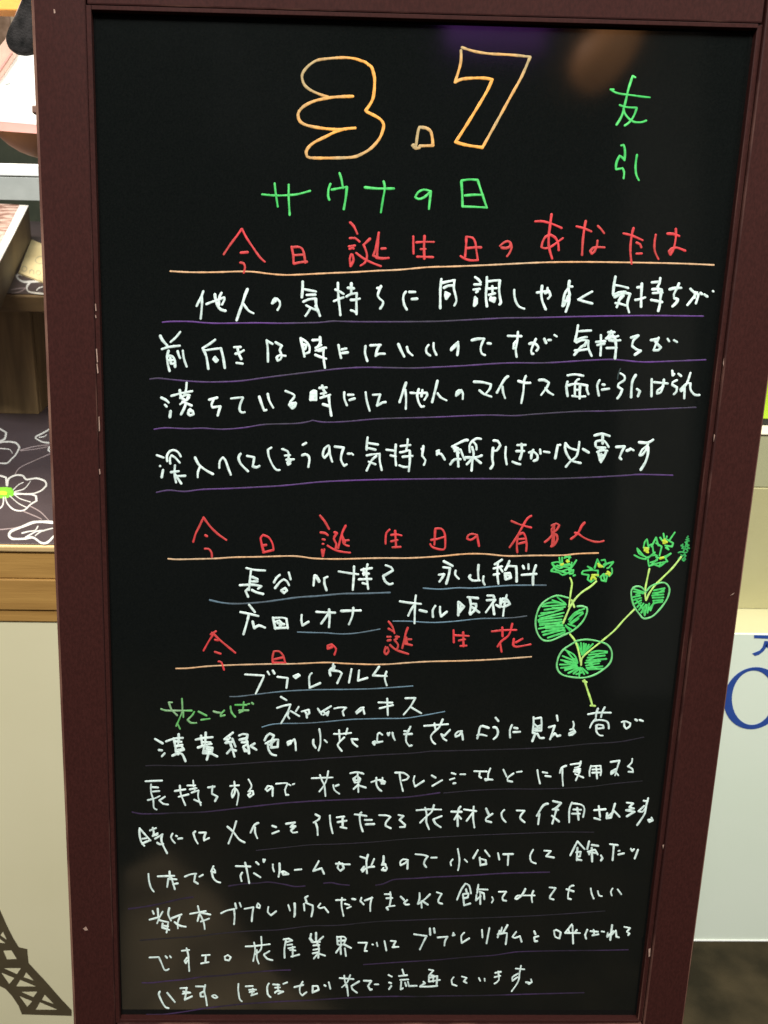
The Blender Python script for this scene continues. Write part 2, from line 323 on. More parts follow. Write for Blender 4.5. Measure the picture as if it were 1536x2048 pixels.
W('white_text_line','white',4.8,580,860,4.8,
"370,150 330,180 315,240 330,268 370,220 378,160 385,240 405,305;"
"430,160 515,170 495,230 490,290 520,345 545,330;555,228 575,228;590,225 605,238;"
"745,72 738,130 735,190;745,125 845,140;755,175 820,190;735,245 790,235 860,228 862,300 880,385;830,250 785,290 735,390;755,305 820,330;"
"925,190 1010,200;1015,140 1010,240 1018,340;965,245 1015,255;1060,155 1155,145;1130,90 1125,150 1115,190;1055,215 1090,210 1140,195;1080,258 1175,250;1150,200 1150,300 1140,395;1050,340 1090,355 1140,355;"
"1280,155 1275,200 1262,180;1275,200 1270,250 1300,290 1285,335;"
"1410,240 1408,205 1430,195 1425,225 1412,232 1450,230 1485,285")
W('white_text_line','white',5.2,860,850,5.908,
"445,180 400,185 260,255 330,275 290,310;290,310 360,290 390,370 410,410;320,300 330,400 335,490;240,465 285,410 360,405;600,165 550,160 490,200 465,250 470,320;510,200 545,240 548,290;495,260 515,340 500,430 490,540;420,385 470,385 560,380 610,360;510,385 435,465;530,395 600,450;280,280 340,330;"
"750,185 800,190 830,240 790,300 765,305;745,270 735,380 740,430 745,470 715,515;895,260 890,360 905,465;"
"1030,238 1130,236;1080,225 1085,320 1060,405;1020,310 1110,308;975,435 1020,455 1065,465;"
"1170,325 1220,315 1270,360 1265,410 1225,425;1220,295 1200,340 1195,395;1300,290 1305,340;1345,315 1410,325")
W('white_text_line','white',5.2,1090,850,5.908,
"180,235 150,240 120,395;240,215 240,300 300,410 370,440 420,450;240,215 290,270 385,300;405,200 395,280 370,370 300,430 245,495;450,285 515,325;"
"585,125 670,105 760,130;680,130 680,220;600,255 595,210 620,190 700,190 750,260;620,270 710,270;615,320 680,300 735,305;630,330 650,420;720,320 690,390 660,440;665,340 660,420;640,370 690,360;690,270 640,310;"
"840,260 940,255 905,320 880,385 900,405;965,305 1000,290 1010,280 1045,300;"
"1110,205 1215,210 1275,175;1215,215 1205,250 1150,290 1115,355 1150,350 1215,260 1215,340 1185,440 1130,530")
W('purple_rule','purple',3.4,0,0,1,"313,984.8 337,980.6 369,983 404,979 460,977 520,974 556,972 590,969 640,964 700,961 770,959 850,958 900,957.5 1000,957.5 1090,957.8 1175,955 1250,951 1280,949 1345,950.5")
W('red_heading_line','red',4.6,330,1020,4,
"308,60 270,140 245,190 226,255;308,60 360,130 420,190 490,240;322,202 336,210;318,310 350,312 372,340 375,378;"
"790,340 775,280 765,225 785,200 830,220 860,270 868,320 785,340;780,285 810,280;"
"1240,45 1280,95 1312,152;1244,180 1280,185 1302,202;1260,235 1278,238;1260,272 1268,272;1255,318 1262,370 1275,315;1355,178 1375,185 1350,230 1370,270 1365,310;1300,285 1360,320 1420,335 1480,342;1445,125 1415,190 1385,305;1415,190 1430,270 1470,288;1430,245 1470,242;1420,215 1440,260")
W('red_heading_line','red',4.6,700,1020,5.486,
"435,215 400,250 390,310 390,370;450,275 510,268 565,280;495,228 500,320 505,405;450,345 520,330;465,410 555,405;"
"935,210 930,300 925,380;935,205 1000,205 1035,250 1045,330 1040,420 1010,435 950,425 900,405 880,375;890,330 950,320 1035,295;"
"1395,275 1340,262 1295,280 1285,315 1320,330 1360,310 1395,280 1405,340 1415,395")
W('red_heading_line','red',4.6,960,1020,5.908,
"370,130 450,165 530,190 605,208;605,70 560,100 510,180 450,290 400,370 350,440;445,310 435,420 440,500;455,290 510,270 535,310 550,400 545,485;460,345 520,340;455,400 530,380;"
"845,185 900,160 935,180 910,230 850,280 845,230 880,180;850,300 860,260 850,410 840,430 880,410 915,340 900,290 860,290;850,300 810,345 765,380;875,200 870,420;"
"1235,150 1200,190 1165,260 1120,310 1075,342;1120,270 1160,280 1230,330 1330,370 1410,378 1460,365")
W('orange_rule','orange',3.6,330,1020,4,
"25,390 100,395 250,392 400,388 560,378 740,375 1000,368 1100,375 1200,388 1400,392 1700,385 1960,384 2200,370 2400,352 2560,352 2740,368 2950,364 3180,362 3300,350 3465,344")
W('white_text_line','white',5.0,410,1115,4,
"330,85 400,100 480,105;368,100 360,170 352,260;375,155 420,175;370,192 420,192;280,222 380,218 450,230 425,250;345,250 325,270 345,315;375,260 410,278 465,292;"
"598,140 570,165 552,200;670,120 685,175;560,245 600,195 630,175 655,190 672,222;610,265 640,245 655,265 632,285 612,268;"
"915,190 890,150 875,145 868,225;885,150 912,195;980,155 955,165 955,210 972,262;"
"1070,112 1150,125 1225,135;1192,72 1190,150 1182,258;1250,100 1335,85;1300,55 1290,120 1305,250;1265,130 1310,130;1230,175 1330,172;1260,205 1300,215;1270,90 1270,140;"
"1445,62 1490,80 1502,105 1425,150 1440,190 1475,215 1500,208")
W('white_text_line','white',5.0,780,1110,4.8,
"515,60 600,105;510,118 575,125 565,190 540,275;470,190 520,185 500,220 475,255;630,150 625,190 660,228;"
"850,95 845,170 850,240;770,195 760,215 790,245 860,245;898,205 892,250 908,285;"
"1075,45 1005,90;1035,75 1030,180 1040,275;995,130 1075,110;995,190 1045,180;1050,115 1080,160;1145,60 1125,110 1105,145;1130,105 1210,110 1215,180 1215,255;1100,180 1150,175 1160,220 1110,235 1105,190 1150,205;"
"1275,105 1285,130;1328,90 1330,135;1265,192 1405,182;1400,100 1375,180 1372,285")
W('white_text_line','white',5.0,780,1110,4.8,
"95,445 190,460 295,470;248,388 240,460 235,655;240,475 205,520 175,582;285,530 350,545;435,488 410,530 412,595;480,498 480,550 490,590 545,545;"
"655,450 655,580;665,455 710,495 660,555;680,480 675,530;745,405 845,415;765,415 775,480 765,560;780,470 825,470 820,520 770,570;785,500 855,550;"
"935,390 990,390 1000,410;930,435 1010,430 960,495 920,550;985,465 1000,570;1020,480 1055,500 1080,420 1125,430 1150,470 1090,500 1060,490 1060,420;1120,385 1100,470 1085,585;1060,450 1140,450")
W('white_text_line','white',5.0,440,1190,4.518,
"262,88 315,155;185,155 260,170 345,190;260,180 240,260 212,355;295,240 310,300 350,275 405,295;"
"478,205 500,305;480,210 560,205 600,215 612,300;495,300 612,295;495,245 520,235;535,230 565,262 540,280;520,255 580,265;"
"738,180 735,230 745,275 800,242;870,152 960,158 1040,160;985,130 990,200 985,290;975,175 915,258;"
"1095,145 1180,142 1270,140;1205,115 1195,190 1165,265")
W('pale_blue_rule','bluew',3.2,410,1115,4,"38,340 140,362 260,370 450,358 600,338 750,318 900,308 1100,290 1250,288 1480,280")
W('pale_blue_rule','bluew',3.2,780,1110,4.8,"320,318 480,328 650,315 800,318 1000,302 1150,292 1300,290 1498,290")
W('pale_blue_rule','bluew',2.8,780,1110,4.8,"30,635 180,636 400,648 600,638 850,612 1000,608 1180,602 1312,585")
W('pale_blue_rule','bluew',2.8,440,1190,4.518,"700,335 850,340 950,342 1100,352 1250,342 1445,308")
W('red_heading_line','red',4.4,340,1250,4,
"368,50 325,75;335,62 350,70 310,130 268,205;350,72 410,130 522,222;358,215 405,230;388,292 412,300 432,358;360,118 385,122;"
"830,212 820,260 822,305;830,212 870,210 905,245 920,300;835,275 900,260;825,302 925,302;"
"1262,190 1262,165 1295,155 1300,175 1268,188;1300,160 1328,190 1315,238")
W('red_heading_line','red',4.4,700,1240,4,
"308,12 340,55 355,105;308,70 345,90;298,135 325,135;300,165 325,160;285,215 275,260 290,275 310,250 300,220 285,230;375,130 375,150 355,160 385,200 375,235;320,200 370,240 465,272;462,62 445,110 418,225;450,140 440,190 495,202;465,155 490,155;365,135 390,135;440,130 460,195;"
"828,82 830,180;838,122 950,128;905,98 908,210;870,165 920,155;882,208 932,205;"
"1135,92 1230,82 1330,80;1218,60 1220,130;1298,30 1270,120 1210,170 1180,212;1200,180 1212,255;1310,152 1305,200 1330,215 1445,195;1325,180 1380,150")
W('orange_rule','orange',3.4,340,1250,4,
"48,348 150,345 300,330 500,320 800,312 1000,310 1250,300 1400,308 1600,315 1740,314 1900,302 2080,292 2350,286 2600,275 2890,254")
W('white_text_line','white',4.4,440,1325,3.84,
"192,92 330,100 335,112 275,238;365,70 378,92;405,62 418,85;440,110 520,120 510,195;565,105 600,90 612,100 580,120 565,105 600,105;"
"705,82 685,110 688,195 770,158;870,10 862,50;848,100 842,60 880,30 870,60 850,60 915,68 935,85 900,160;1010,50 990,155;1068,60 1060,140 1132,118;1222,32 1175,100 1280,105;1278,70 1265,120 1280,175")
W('green_flower_word','green2',3.8,310,1385,5.297,
"65,175 110,190 180,192 390,192;145,105 180,105;150,115 175,180 235,242;285,65 290,180 275,240 225,355;300,205 300,260;235,325 265,385;415,205 395,240 345,290 380,322 438,322;"
"460,202 545,245;488,290 580,278;620,200 660,212 690,215;735,190 700,225 695,250 740,240;800,148 810,210 850,258;850,132 970,132;940,100 930,200;890,190 990,188;900,190 895,215 925,200;985,122 1000,120;1025,108 1040,122")
W('white_text_line','white',4.0,540,1375,4.267,
"92,80 140,108;60,175 120,155 175,145 150,210 95,305;160,205 150,240 165,265;175,200 250,245;245,165 220,205;270,205 330,190 335,220 315,235 300,210;310,215 315,258;"
"408,180 440,230;410,185 430,215 520,160;455,235 500,205 490,238 460,210;548,180 600,170 650,172 620,205 630,240;"
"800,170 770,175 735,210 740,222 795,180 805,225;"
"925,128 1045,130;935,178 1050,150;1000,95 1005,235;"
"1155,92 1240,90 1200,160 1140,232;1205,170 1290,220")
W('pale_blue_rule','bluew',2.8,440,1325,3.84,"75,262 150,260 300,242 480,222 650,212 800,208 1000,206 1200,200 1480,180")
W('pale_blue_rule','bluew',2.6,540,1375,4.267,"-68,338 0,318 90,308 300,305 480,292 700,272 960,265 1150,262 1300,240 1490,205")
F=(1050,1050,4.389)
W('drawn_stem','lime',4.2,*F,"395,465 412,510 400,600 385,720;625,495 575,540 500,590 440,650 390,730 335,860;410,660 432,720;395,960 440,1020 470,1110 492,1215;492,1230 500,1170 560,1110 660,1030 780,930 870,830 960,740;"
"1092,385 1075,460 1055,570 1058,650;1370,280 1300,370 1210,460 1140,530 1090,600 1062,660;520,1362 545,1440 575,1530 590,1582;510,1370 540,1380;575,1585 615,1588")
W('drawn_leaf','green',4.4,*F,"380,640 290,620 220,640 150,690 110,760 92,850 105,940 150,1005 220,1015 320,975 430,920 510,840 545,760 540,725 500,712 460,715;"
"150,715 360,700;170,745 350,720;160,700 230,680 350,690;240,660 350,700;285,635 355,690;120,800 330,740;130,820 340,770;120,850 320,830;130,880 330,850;120,910 330,870;150,940 340,900;160,965 340,920;200,990 350,940;240,975 345,950;140,775 250,765;180,890 330,885;180,930 350,925;180,905 345,905;"
"520,735 440,770 385,830;505,765 440,790 390,850;510,775 400,860;470,820 400,870;440,890 380,870;410,920 360,890;480,745 400,810;390,925 355,880;240,730 330,735;130,865 300,865;115,835 330,800;"
)
W('drawn_leaf','green',4.4,*F,
"460,1015 540,1005 640,1020 720,1050 760,1110 755,1190 710,1250 620,1310 520,1340 410,1335 320,1310 280,1250 290,1170 330,1100 400,1050 460,1015;"
"350,1095 430,1140 460,1200;370,1110 410,1160 460,1210;330,1150 450,1200;315,1185 455,1215;305,1225 450,1225;315,1255 455,1235;350,1275 460,1245;380,1300 470,1255;425,1305 480,1260;475,1330 485,1250;520,1310 490,1260;550,1300 500,1255;440,1175 400,1250;"
"460,1040 500,1130;490,1035 500,1140;515,1040 515,1140;535,1045 520,1130;560,1050 525,1120;595,1045 540,1100;580,1120 640,1105 720,1110;560,1140 720,1120;550,1165 700,1145;540,1190 715,1175;530,1210 660,1195;535,1235 650,1215;540,1255 680,1240;550,1265 690,1262;560,1225 640,1180;560,1185 640,1140;350,1200 440,1240;350,1260 440,1260;450,1310 510,1290;620,1250 560,1230")
W('drawn_leaf','green',4.4,*F,
"1070,575 1110,535 1200,505 1245,520 1268,570 1245,650 1190,730 1120,800 1045,822 1010,790 960,720 935,640 935,570 970,540 1020,545 1060,590;"
"950,560 1040,590;955,585 1040,600;975,610 1045,590;940,635 1010,620;950,660 1020,640;965,690 1020,660;985,720 1020,680;1000,745 1040,690;1020,770 1060,700;1050,795 1070,700;1075,770 1090,690;1100,750 1130,680;"
"1225,555 1130,575;1220,585 1120,600;1215,610 1115,620;1215,635 1120,640;1210,660 1125,665;1205,675 1130,690 1090,740;1040,720 1050,790;1220,570 1140,610;1010,700 1045,760;970,650 1010,700")
W('drawn_flower','green',3.6,*F,
"300,285 310,350;325,285 325,340;345,290 395,270 380,320 390,290;350,275 400,285;235,335 290,325 340,350 390,340;230,400 260,370 240,345 300,380 350,360 400,350;230,405 300,420 330,440 390,415 420,400;255,380 310,405 370,390;450,310 410,370 380,390;385,400 425,395 420,425 390,430;425,445 440,440;280,355 390,375;270,395 360,420;410,330 400,390")
W('drawn_flower','green',3.6,*F,
"550,365 590,395 640,400;590,395 510,405 500,430 560,440;635,300 610,380;635,300 660,350;670,310 700,305 710,335 690,350;775,325 720,340 690,370;775,328 740,370;760,380 765,420 740,450;560,440 550,480 580,500 620,470;640,400 640,450;660,460 690,430 720,450 710,495 670,485 665,450;720,380 735,375;690,440 700,490;590,385 550,365")
W('drawn_flower','green',3.6,*F,
"1040,200 1050,150 1070,125 1085,200;985,205 1000,250 1060,280;960,265 1010,290 1060,300;990,210 1040,270;1080,305 1085,350 1090,365;1140,240 1080,290;1110,190 1150,110 1170,180;1120,190 1130,250 1160,270;1215,75 1225,140;1185,110 1215,150;1245,100 1230,150;1315,65 1270,130;1250,130 1300,160 1290,190 1230,180;1240,180 1260,215 1235,200;1150,160 1200,190 1180,270;1150,280 1190,290 1280,250 1230,290 1250,320 1200,330;1090,360 1150,340 1190,330 1180,365 1130,345;1100,330 1160,310;1085,180 1115,170;1060,290 1110,270 1150,265;1110,350 1160,300;1190,360 1240,320")
W('drawn_flower','green3',3.0,*F,
"1432,98 1420,112 1438,122 1412,130 1440,140 1405,152 1425,158;1385,170 1370,182 1392,190 1378,205 1400,212;1412,165 1438,178 1418,190 1442,205 1415,212 1428,228;1345,243 1372,236 1395,244 1420,240;1395,222 1388,238;1368,262 1385,270 1348,296;1392,262 1412,270 1398,285 1408,300 1392,316 1380,305 1392,292;1400,248 1405,262;1420,160 1410,180 1402,215")
W('drawn_flower_centre','yellow',4.6,*F,
"315,345 335,340;318,350 330,348;365,318 385,320;370,310 372,325;645,345 680,365 650,365 640,340;590,440 640,440;600,455 620,475;590,450 580,480;710,430 745,425 725,410 740,440;1045,200 1080,205 1050,225 1075,225;1050,215 1080,215;1065,235 1080,240;1210,140 1245,150 1215,160 1235,140;1225,125 1225,160;1185,295 1215,285 1190,290")
W('white_text_line','white',4.8,300,1440,4.8,
"48,182 122,225;85,288 115,292;140,320 115,348;155,205 230,180 315,172;275,135 275,180 270,250;225,175 240,235;235,205 300,210;240,250 310,240;245,260 250,310 325,285 300,250 250,255;255,290 310,280;215,342 270,320 310,330 340,395;275,300 270,330;"
"440,188 520,172 600,165;490,150 500,230;535,120 530,210 530,250;500,215 580,215;460,265 520,245 590,230;520,255 510,320 590,325 600,270 540,260;540,280 590,290;550,255 555,320;515,300 590,310;560,330 545,382;595,325 645,350;"
"795,122 715,185 745,190;770,170 725,220 790,210;790,180 820,255;770,225 790,280 810,350;740,320 775,280 825,295;"
"855,150 890,135 935,140 930,175 860,190 920,185 935,215 880,215;930,215 945,270 950,320;925,240 895,255 910,300;900,270 930,300;1005,225 965,250 1020,285;"
"1150,130 1120,155 1100,195;1150,130 1190,150 1160,200 1110,225;1130,215 1190,190 1230,190 1225,260 1160,265;1170,200 1165,260;1130,230 1140,290 1170,330 1210,340;1195,195 1150,240;"
"1325,240 1320,215 1350,200 1350,225 1325,235 1385,185 1395,220 1400,290")
W('white_text_line','white',4.2,600,1430,4.8,
"128,238 128,280 150,315;185,135 195,200 195,280 178,340;235,240 258,262;"
"325,182 400,182 490,172;375,145 378,200 380,255 360,285;455,130 440,185;425,215 370,270 365,300 400,345;552,235 495,232 510,270 550,302;"
"790,190 765,172 745,185 740,250;700,262 720,255 715,285 700,270 750,262 790,255;840,175 850,195 860,170;888,170 895,210 910,240;"
"1060,112 1040,160 1000,155;1045,135 1020,200 1020,260 1050,298 1072,292;1000,185 1075,182;"
"1192,105 1290,98 1420,88;1290,80 1300,140;1370,42 1335,120;1325,130 1270,180 1255,215 1275,260 1298,278;1440,142 1385,200 1355,185;1355,185 1375,225 1405,245")
W('white_text_line','white',4.4,880,1420,5.908,
"260,250 215,255 180,290 185,315 225,300 255,260 265,310 270,350;"
"575,212 500,190 470,210 455,280 440,335;440,300 480,290 550,305;655,90 690,132;630,205 665,210 685,260 670,310 635,342;"
"850,178 825,240 828,325;875,210 915,218;865,262 945,258;"
"1105,85 1105,160 1095,270 1150,285;1110,105 1195,90 1200,160 1195,245;1120,170 1150,195 1190,180;1110,220 1190,215;1120,245 1190,245;1125,280 1090,368;1150,280 1180,330 1225,330;"
"1380,65 1390,125;1285,205 1355,185 1330,260 1300,345;1310,320 1360,275 1385,310 1420,300")
W('white_text_line','white',4.2,1080,1390,5.908,
"390,315 400,350 385,400 355,410;390,400 415,440 380,470 345,475 345,455 400,430;"
"568,228 680,210 835,210;685,160 665,210 660,260;765,145 735,200 720,262;660,280 615,330 590,385;640,305 700,295 785,310 810,350 812,395;"
"660,365 690,350 745,360 750,390 670,400 665,360 665,430 700,475 740,480;"
"965,320 1010,310 1065,335 1060,370 1020,398 995,370 995,320;1125,290 1145,302;1175,295 1215,308")
W('white_text_line','white',3.8,260,1540,4.518,
"140,102 290,96;190,130 190,200 210,270 215,340 240,358;200,155 255,158;205,195 265,190;160,272 220,258 270,235;315,242 265,275 300,305 345,312;"
"405,190 500,175;450,140 460,220 500,318;440,242 530,220;518,140 590,140;570,95 575,150;540,175 600,165;555,205 620,185 615,240 640,318;580,268 640,295;590,160 580,200;"
"705,158 765,150;745,145 740,215 790,240 768,282;"
"905,145 985,138;942,105 945,160 930,180 918,215 925,248 945,210 950,170;945,160 980,210 965,315;"
"1070,85 1095,130 1095,160 1070,195 1110,190 1115,220 1080,245 1065,225 1090,210;"
"1285,150 1245,145 1225,175 1240,190 1275,165 1290,160 1288,235;1318,125 1410,118 1420,130 1400,180 1410,225 1432,225;1435,130 1450,138;1470,130 1485,125")
W('white_text_line','white',3.8,590,1520,4.518,
"150,165 340,158;225,135 245,190 265,230 275,325;300,100 285,180 255,240 220,285;345,225 355,270 400,305;395,225 365,235;"
"500,120 560,110 618,125;565,110 570,200 572,290;525,170 560,145 590,170 580,200 540,205 525,175;530,185 590,180;540,160 540,200;575,220 530,262;575,230 640,250;"
"690,200 760,180 815,195 805,215 780,215;735,160 735,220 755,260 780,280;770,190 800,210;790,160 790,200;"
"905,115 985,118 1028,150 1010,175 970,185;945,125 955,200 975,280;1080,145 1070,190 1085,240 1165,188;1235,140 1270,160;1240,235 1330,182;"
"1415,118 1450,128;1400,178 1440,165;1430,212 1450,208")
W('white_text_line','white',3.8,900,1510,3.938,
"80,152 120,152;190,128 290,130;235,130 230,170 245,180;318,105 300,150 300,195 280,200 275,190 335,195;420,115 445,170;500,145 455,180 455,205 490,210;525,135 565,130;"
"688,118 695,170 708,225;730,135 765,142;750,165 792,170;"
"915,85 880,100 865,140;885,110 885,180 890,242;950,75 1030,65;1030,50 1020,90 985,100 1025,110 975,130 1020,135 990,200;980,115 1025,125;985,150 1050,178;"
"1110,85 1098,130 1100,165;1110,90 1185,85 1190,130 1185,160;1120,115 1180,112;1120,140 1180,138;1150,90 1158,185;"
"1265,55 1335,45 1320,90 1300,160;1310,110 1270,130 1268,150 1300,130 1325,160;1435,30 1430,60 1400,90 1435,110 1440,135 1405,132")
W('white_text_line','white',4.0,260,1630,4.518,
"88,120 85,170 100,240 128,278;90,125 135,175 180,225;110,215 150,210;110,260 150,240 185,230;"
"180,140 235,118;205,115 215,160 205,190 250,165;225,215 295,175;290,175 285,240 335,345;245,250 270,265 300,260;235,185 250,175;"
"385,168 370,200 385,230 405,252;415,188 425,192;435,215 472,210;590,148 572,165 590,220 612,258;625,160 685,158 670,200 670,230 715,208;"
"880,105 930,150 985,220 1035,248;960,55 935,140 890,258;1160,72 1125,90 1090,158;1130,110 1130,160 1150,210;1285,98 1320,110;1285,168 1345,145;"
"1410,80 1490,68;1480,75 1450,110 1495,100 1455,140 1470,160 1510,155")
W('white_text_line','white',4.2,590,1610,4.518,
"185,85 222,105 215,130 168,158;185,160 200,200 205,270;315,95 320,170 340,255;378,112 445,105;385,155 465,142;430,105 430,200;410,200 465,210;"
"540,85 600,92 645,100;600,68 585,90 590,170 612,238;630,135 695,135;640,175 715,172;"
"760,92 830,95 862,108 820,160 820,190 865,210;935,90 980,100 945,135 995,180 990,198 948,200;"
"1098,48 1200,40 1320,42;1175,25 1190,90 1185,150 1210,218;1255,0 1235,60 1180,110 1130,160;1325,100 1250,130;1250,130 1270,170 1315,200;"
"1412,60 1505,62;1495,15 1470,60 1470,190;1465,90 1440,130;1480,100 1500,125")
W('white_text_line','white',4.2,920,1595,3.84,
"30,92 125,105;105,70 100,150 110,230;95,120 50,180;"
"200,85 220,130;250,125 200,160 200,180 240,190;340,95 318,120 325,160 350,188;435,100 495,102 465,140 465,165 495,190;"
"675,48 640,60 590,140;610,125 600,205;715,28 775,42 745,75 715,90;710,92 755,95;745,75 730,130 708,200;705,140 760,185;"
"860,38 840,90 838,190;860,45 930,55 955,85 945,150;870,92 930,95;860,125 920,125;900,80 910,170;"
"1030,98 1118,90;1065,65 1075,150;1030,158 1075,170;1190,48 1160,150;1130,120 1125,160 1160,155;1125,155 1185,105 1225,148;"
"1280,40 1330,45 1300,75 1335,85 1275,98 1340,110 1280,145;1445,5 1430,60 1420,120 1390,170 1360,212;1410,25 1440,30;1415,65 1370,105 1400,110 1425,80;1470,155 1480,175 1455,188 1445,172 1465,170")
W('white_text_line','white',4.0,250,1710,4.267,
"200,160 205,220 222,280 245,312;280,182 420,178;380,140 382,195;370,200 360,272;395,190 410,240 425,292;375,205 440,208;410,250 450,242;"
"510,185 560,165 608,160;600,165 590,225 622,245;635,185 665,168;755,95 735,140 770,150;740,130 750,190 780,225 812,235;760,120 770,140;"
"945,95 1070,98;1025,65 1040,130 1060,240;1000,150 985,180 995,222;1100,155 1155,190;1118,60 1140,80;1180,38 1185,60 1195,38;"
"1262,80 1262,110 1272,140;1318,72 1320,130 1310,185;1335,145 1355,140 1395,162 1350,168 1345,150;1448,128 1505,122")
W('white_text_line','white',4.0,590,1700,4.518,
"215,100 165,190 240,165 262,215;"
"370,125 430,125;400,110 385,160 410,188 440,165 430,130 495,130;"
"590,60 635,75;660,42 645,100 650,210;715,80 690,140;625,150 600,180 610,195 650,160 715,150;"
"800,55 800,100 785,135 820,130;805,120 830,165 820,185 785,180 800,160;"
"1015,88 975,85 950,110 955,138 1000,115 1020,90 1015,170;"
"1088,38 1160,45 1200,58 1175,90 1165,125 1185,155;1230,70 1280,68;1425,85 1405,110 1410,138;1470,-10 1485,80 1480,150 1472,182")
W('white_text_line','white',4.0,880,1680,3.84,
"190,150 208,168;290,78 255,140;345,80 380,125;305,135 310,195;315,145 350,155 355,185 320,190;"
"445,100 455,150;485,110 560,108;525,110 520,192;715,75 692,120 700,165 735,180;800,82 850,85 815,125 875,135;"
"1055,10 1000,118;1055,10 1110,70;1055,60 1050,155;1045,95 1080,90 1075,125 1050,130;1055,150 1085,155;1145,10 1130,70;1165,38 1215,45;1135,90 1190,75 1210,110;1165,60 1168,165;1140,90 1145,110;1150,95 1190,100;"
"1235,118 1248,140 1235,158;1305,32 1365,40;1335,40 1325,155;1370,85 1380,82;1370,112 1412,102;1465,68 1475,85;1520,75 1495,142;1480,80 1490,70")
W('white_text_line','white',3.8,270,1800,4.518,
"158,98 170,125;205,78 210,150;250,105 225,150 200,210;132,178 220,155;210,180 250,190 300,200;250,210 245,250 310,270;300,200 285,295;245,230 300,240;310,72 300,130 325,185;330,165 420,130;405,150 385,210 388,255;358,200 400,230 458,242;"
"498,125 640,100;568,55 585,120 620,200 630,262;580,130 565,190;600,115 680,132;595,195 670,168;"
"778,120 830,95 900,82;895,88 900,150 895,218;905,30 915,75;945,25 958,60;990,80 1070,65 1060,130 1055,192;1110,30 1130,50 1125,72 1100,65 1105,40;"
"1205,62 1200,110 1230,138 1275,102;1385,45 1400,95;1440,30 1445,80 1438,150")
W('white_text_line','white',3.8,590,1780,4.518,
"0,120 0,230;115,55 90,70 105,110;80,125 85,185;95,115 160,140 160,180 148,238;230,122 208,150 225,165 265,155 300,202;"
"370,92 455,88;425,70 420,140 438,235;450,125 490,135;470,165 505,150;515,80 545,85;600,70 590,100 620,130;630,95 700,70;695,65 680,130 680,190;"
"810,38 865,38;825,75 880,72;860,20 865,80 855,140;835,170 825,160 845,150 900,142;830,165 840,178;955,60 985,90;1015,90 985,115 1000,132 1030,130;"
"1125,28 1125,80 1110,125;1220,38 1165,90 1115,125;1140,100 1145,160;1150,100 1200,132;1280,20 1325,35 1295,90 1300,115 1330,125")
W('white_text_line','white',3.8,880,1760,4.042,
"205,30 170,80 138,158;205,30 235,45 250,108;210,75 215,100;185,115 230,108 225,140 190,150;185,120 195,205;195,205 245,190;310,38 300,105;300,75 385,78;295,120 290,165 330,130;320,95 355,110 358,155;325,110 325,195;"
"420,138 430,160 418,182;475,95 535,95 505,140 510,165 535,168;690,72 660,125 620,155 608,150 625,128 680,125 765,125;755,88 740,130 745,178;"
"885,60 935,65 915,95 890,130 890,150 918,158;1080,45 1050,55 1035,115 1035,150 1058,155;1022,75 1080,92;1218,68 1225,110 1242,150;1275,90 1285,125 1308,130;1395,68 1380,95 1388,125;1435,75 1465,115")
W('white_text_line','white',3.6,270,1880,4.518,
"130,158 215,155 240,210 265,268 290,272 305,262;275,145 290,162;315,145 325,158;422,98 490,90;465,75 480,130 485,200 490,280;470,160 448,190 460,210 475,185;"
"605,140 675,135;640,140 635,205;597,212 665,200;840,135 810,150 815,180 850,185 865,155 840,138;"
"1000,58 1070,55 1218,38;1075,22 1085,85 1068,190;1140,-30 1140,80 1085,130;1100,90 1100,160 1118,212;1215,100 1165,130;1165,135 1195,170 1242,182;"
"1342,-5 1390,-12 1420,5 1365,20;1365,0 1350,80 1352,160;1375,45 1420,40;1385,75 1445,65;1400,90 1450,95;1425,60 1425,150;1412,150 1485,132")
W('white_text_line','white',3.8,590,1860,4.518,
"145,35 140,75 160,100;190,25 190,85;255,60 200,110;130,75 155,110;165,110 225,108;165,140 220,135;165,180 220,170;160,212 215,200;190,100 215,160 210,250;205,215 170,258;220,215 272,232;"
"380,60 385,130 420,140;385,65 440,60 460,80 440,130;385,100 450,95;415,60 415,135;425,130 370,205;440,130 505,162;410,160 415,218;450,165 460,235;"
"572,115 650,115 635,160 630,190 650,190;698,130 705,132;738,115 745,145;808,100 825,185;865,98 910,102 890,140 905,155 880,155 935,152;"
"1075,38 1190,55;1185,60 1160,110 1128,175;1218,-15 1222,45;1255,-15 1262,25;1288,68 1378,60 1355,100 1350,140;1430,25 1442,45 1425,50 1430,30")
W('white_text_line','white',3.8,900,1850,4.042,
"115,62 90,90 95,145 155,108;258,38 262,100;318,25 295,148;400,45 385,100;420,20 410,60;385,75 450,65 460,75 450,155;465,0 430,60;535,55 505,95 525,105 565,90 578,135;"
"680,50 690,75;715,90 680,100 685,132 705,130;"
"840,45 850,95 885,108 895,60 860,40 840,50;985,-5 930,65;930,65 1050,65;955,35 965,60;1025,40 1010,60;990,5 995,150;"
"1110,38 1092,80 1100,110;1135,50 1195,55;1160,40 1165,75 1150,85 1200,75;1225,52 1245,55;1310,0 1295,120;1275,65 1270,95 1320,50;1305,80 1340,45 1345,95 1365,100;"
"1408,15 1455,25 1430,55 1450,70 1440,82")
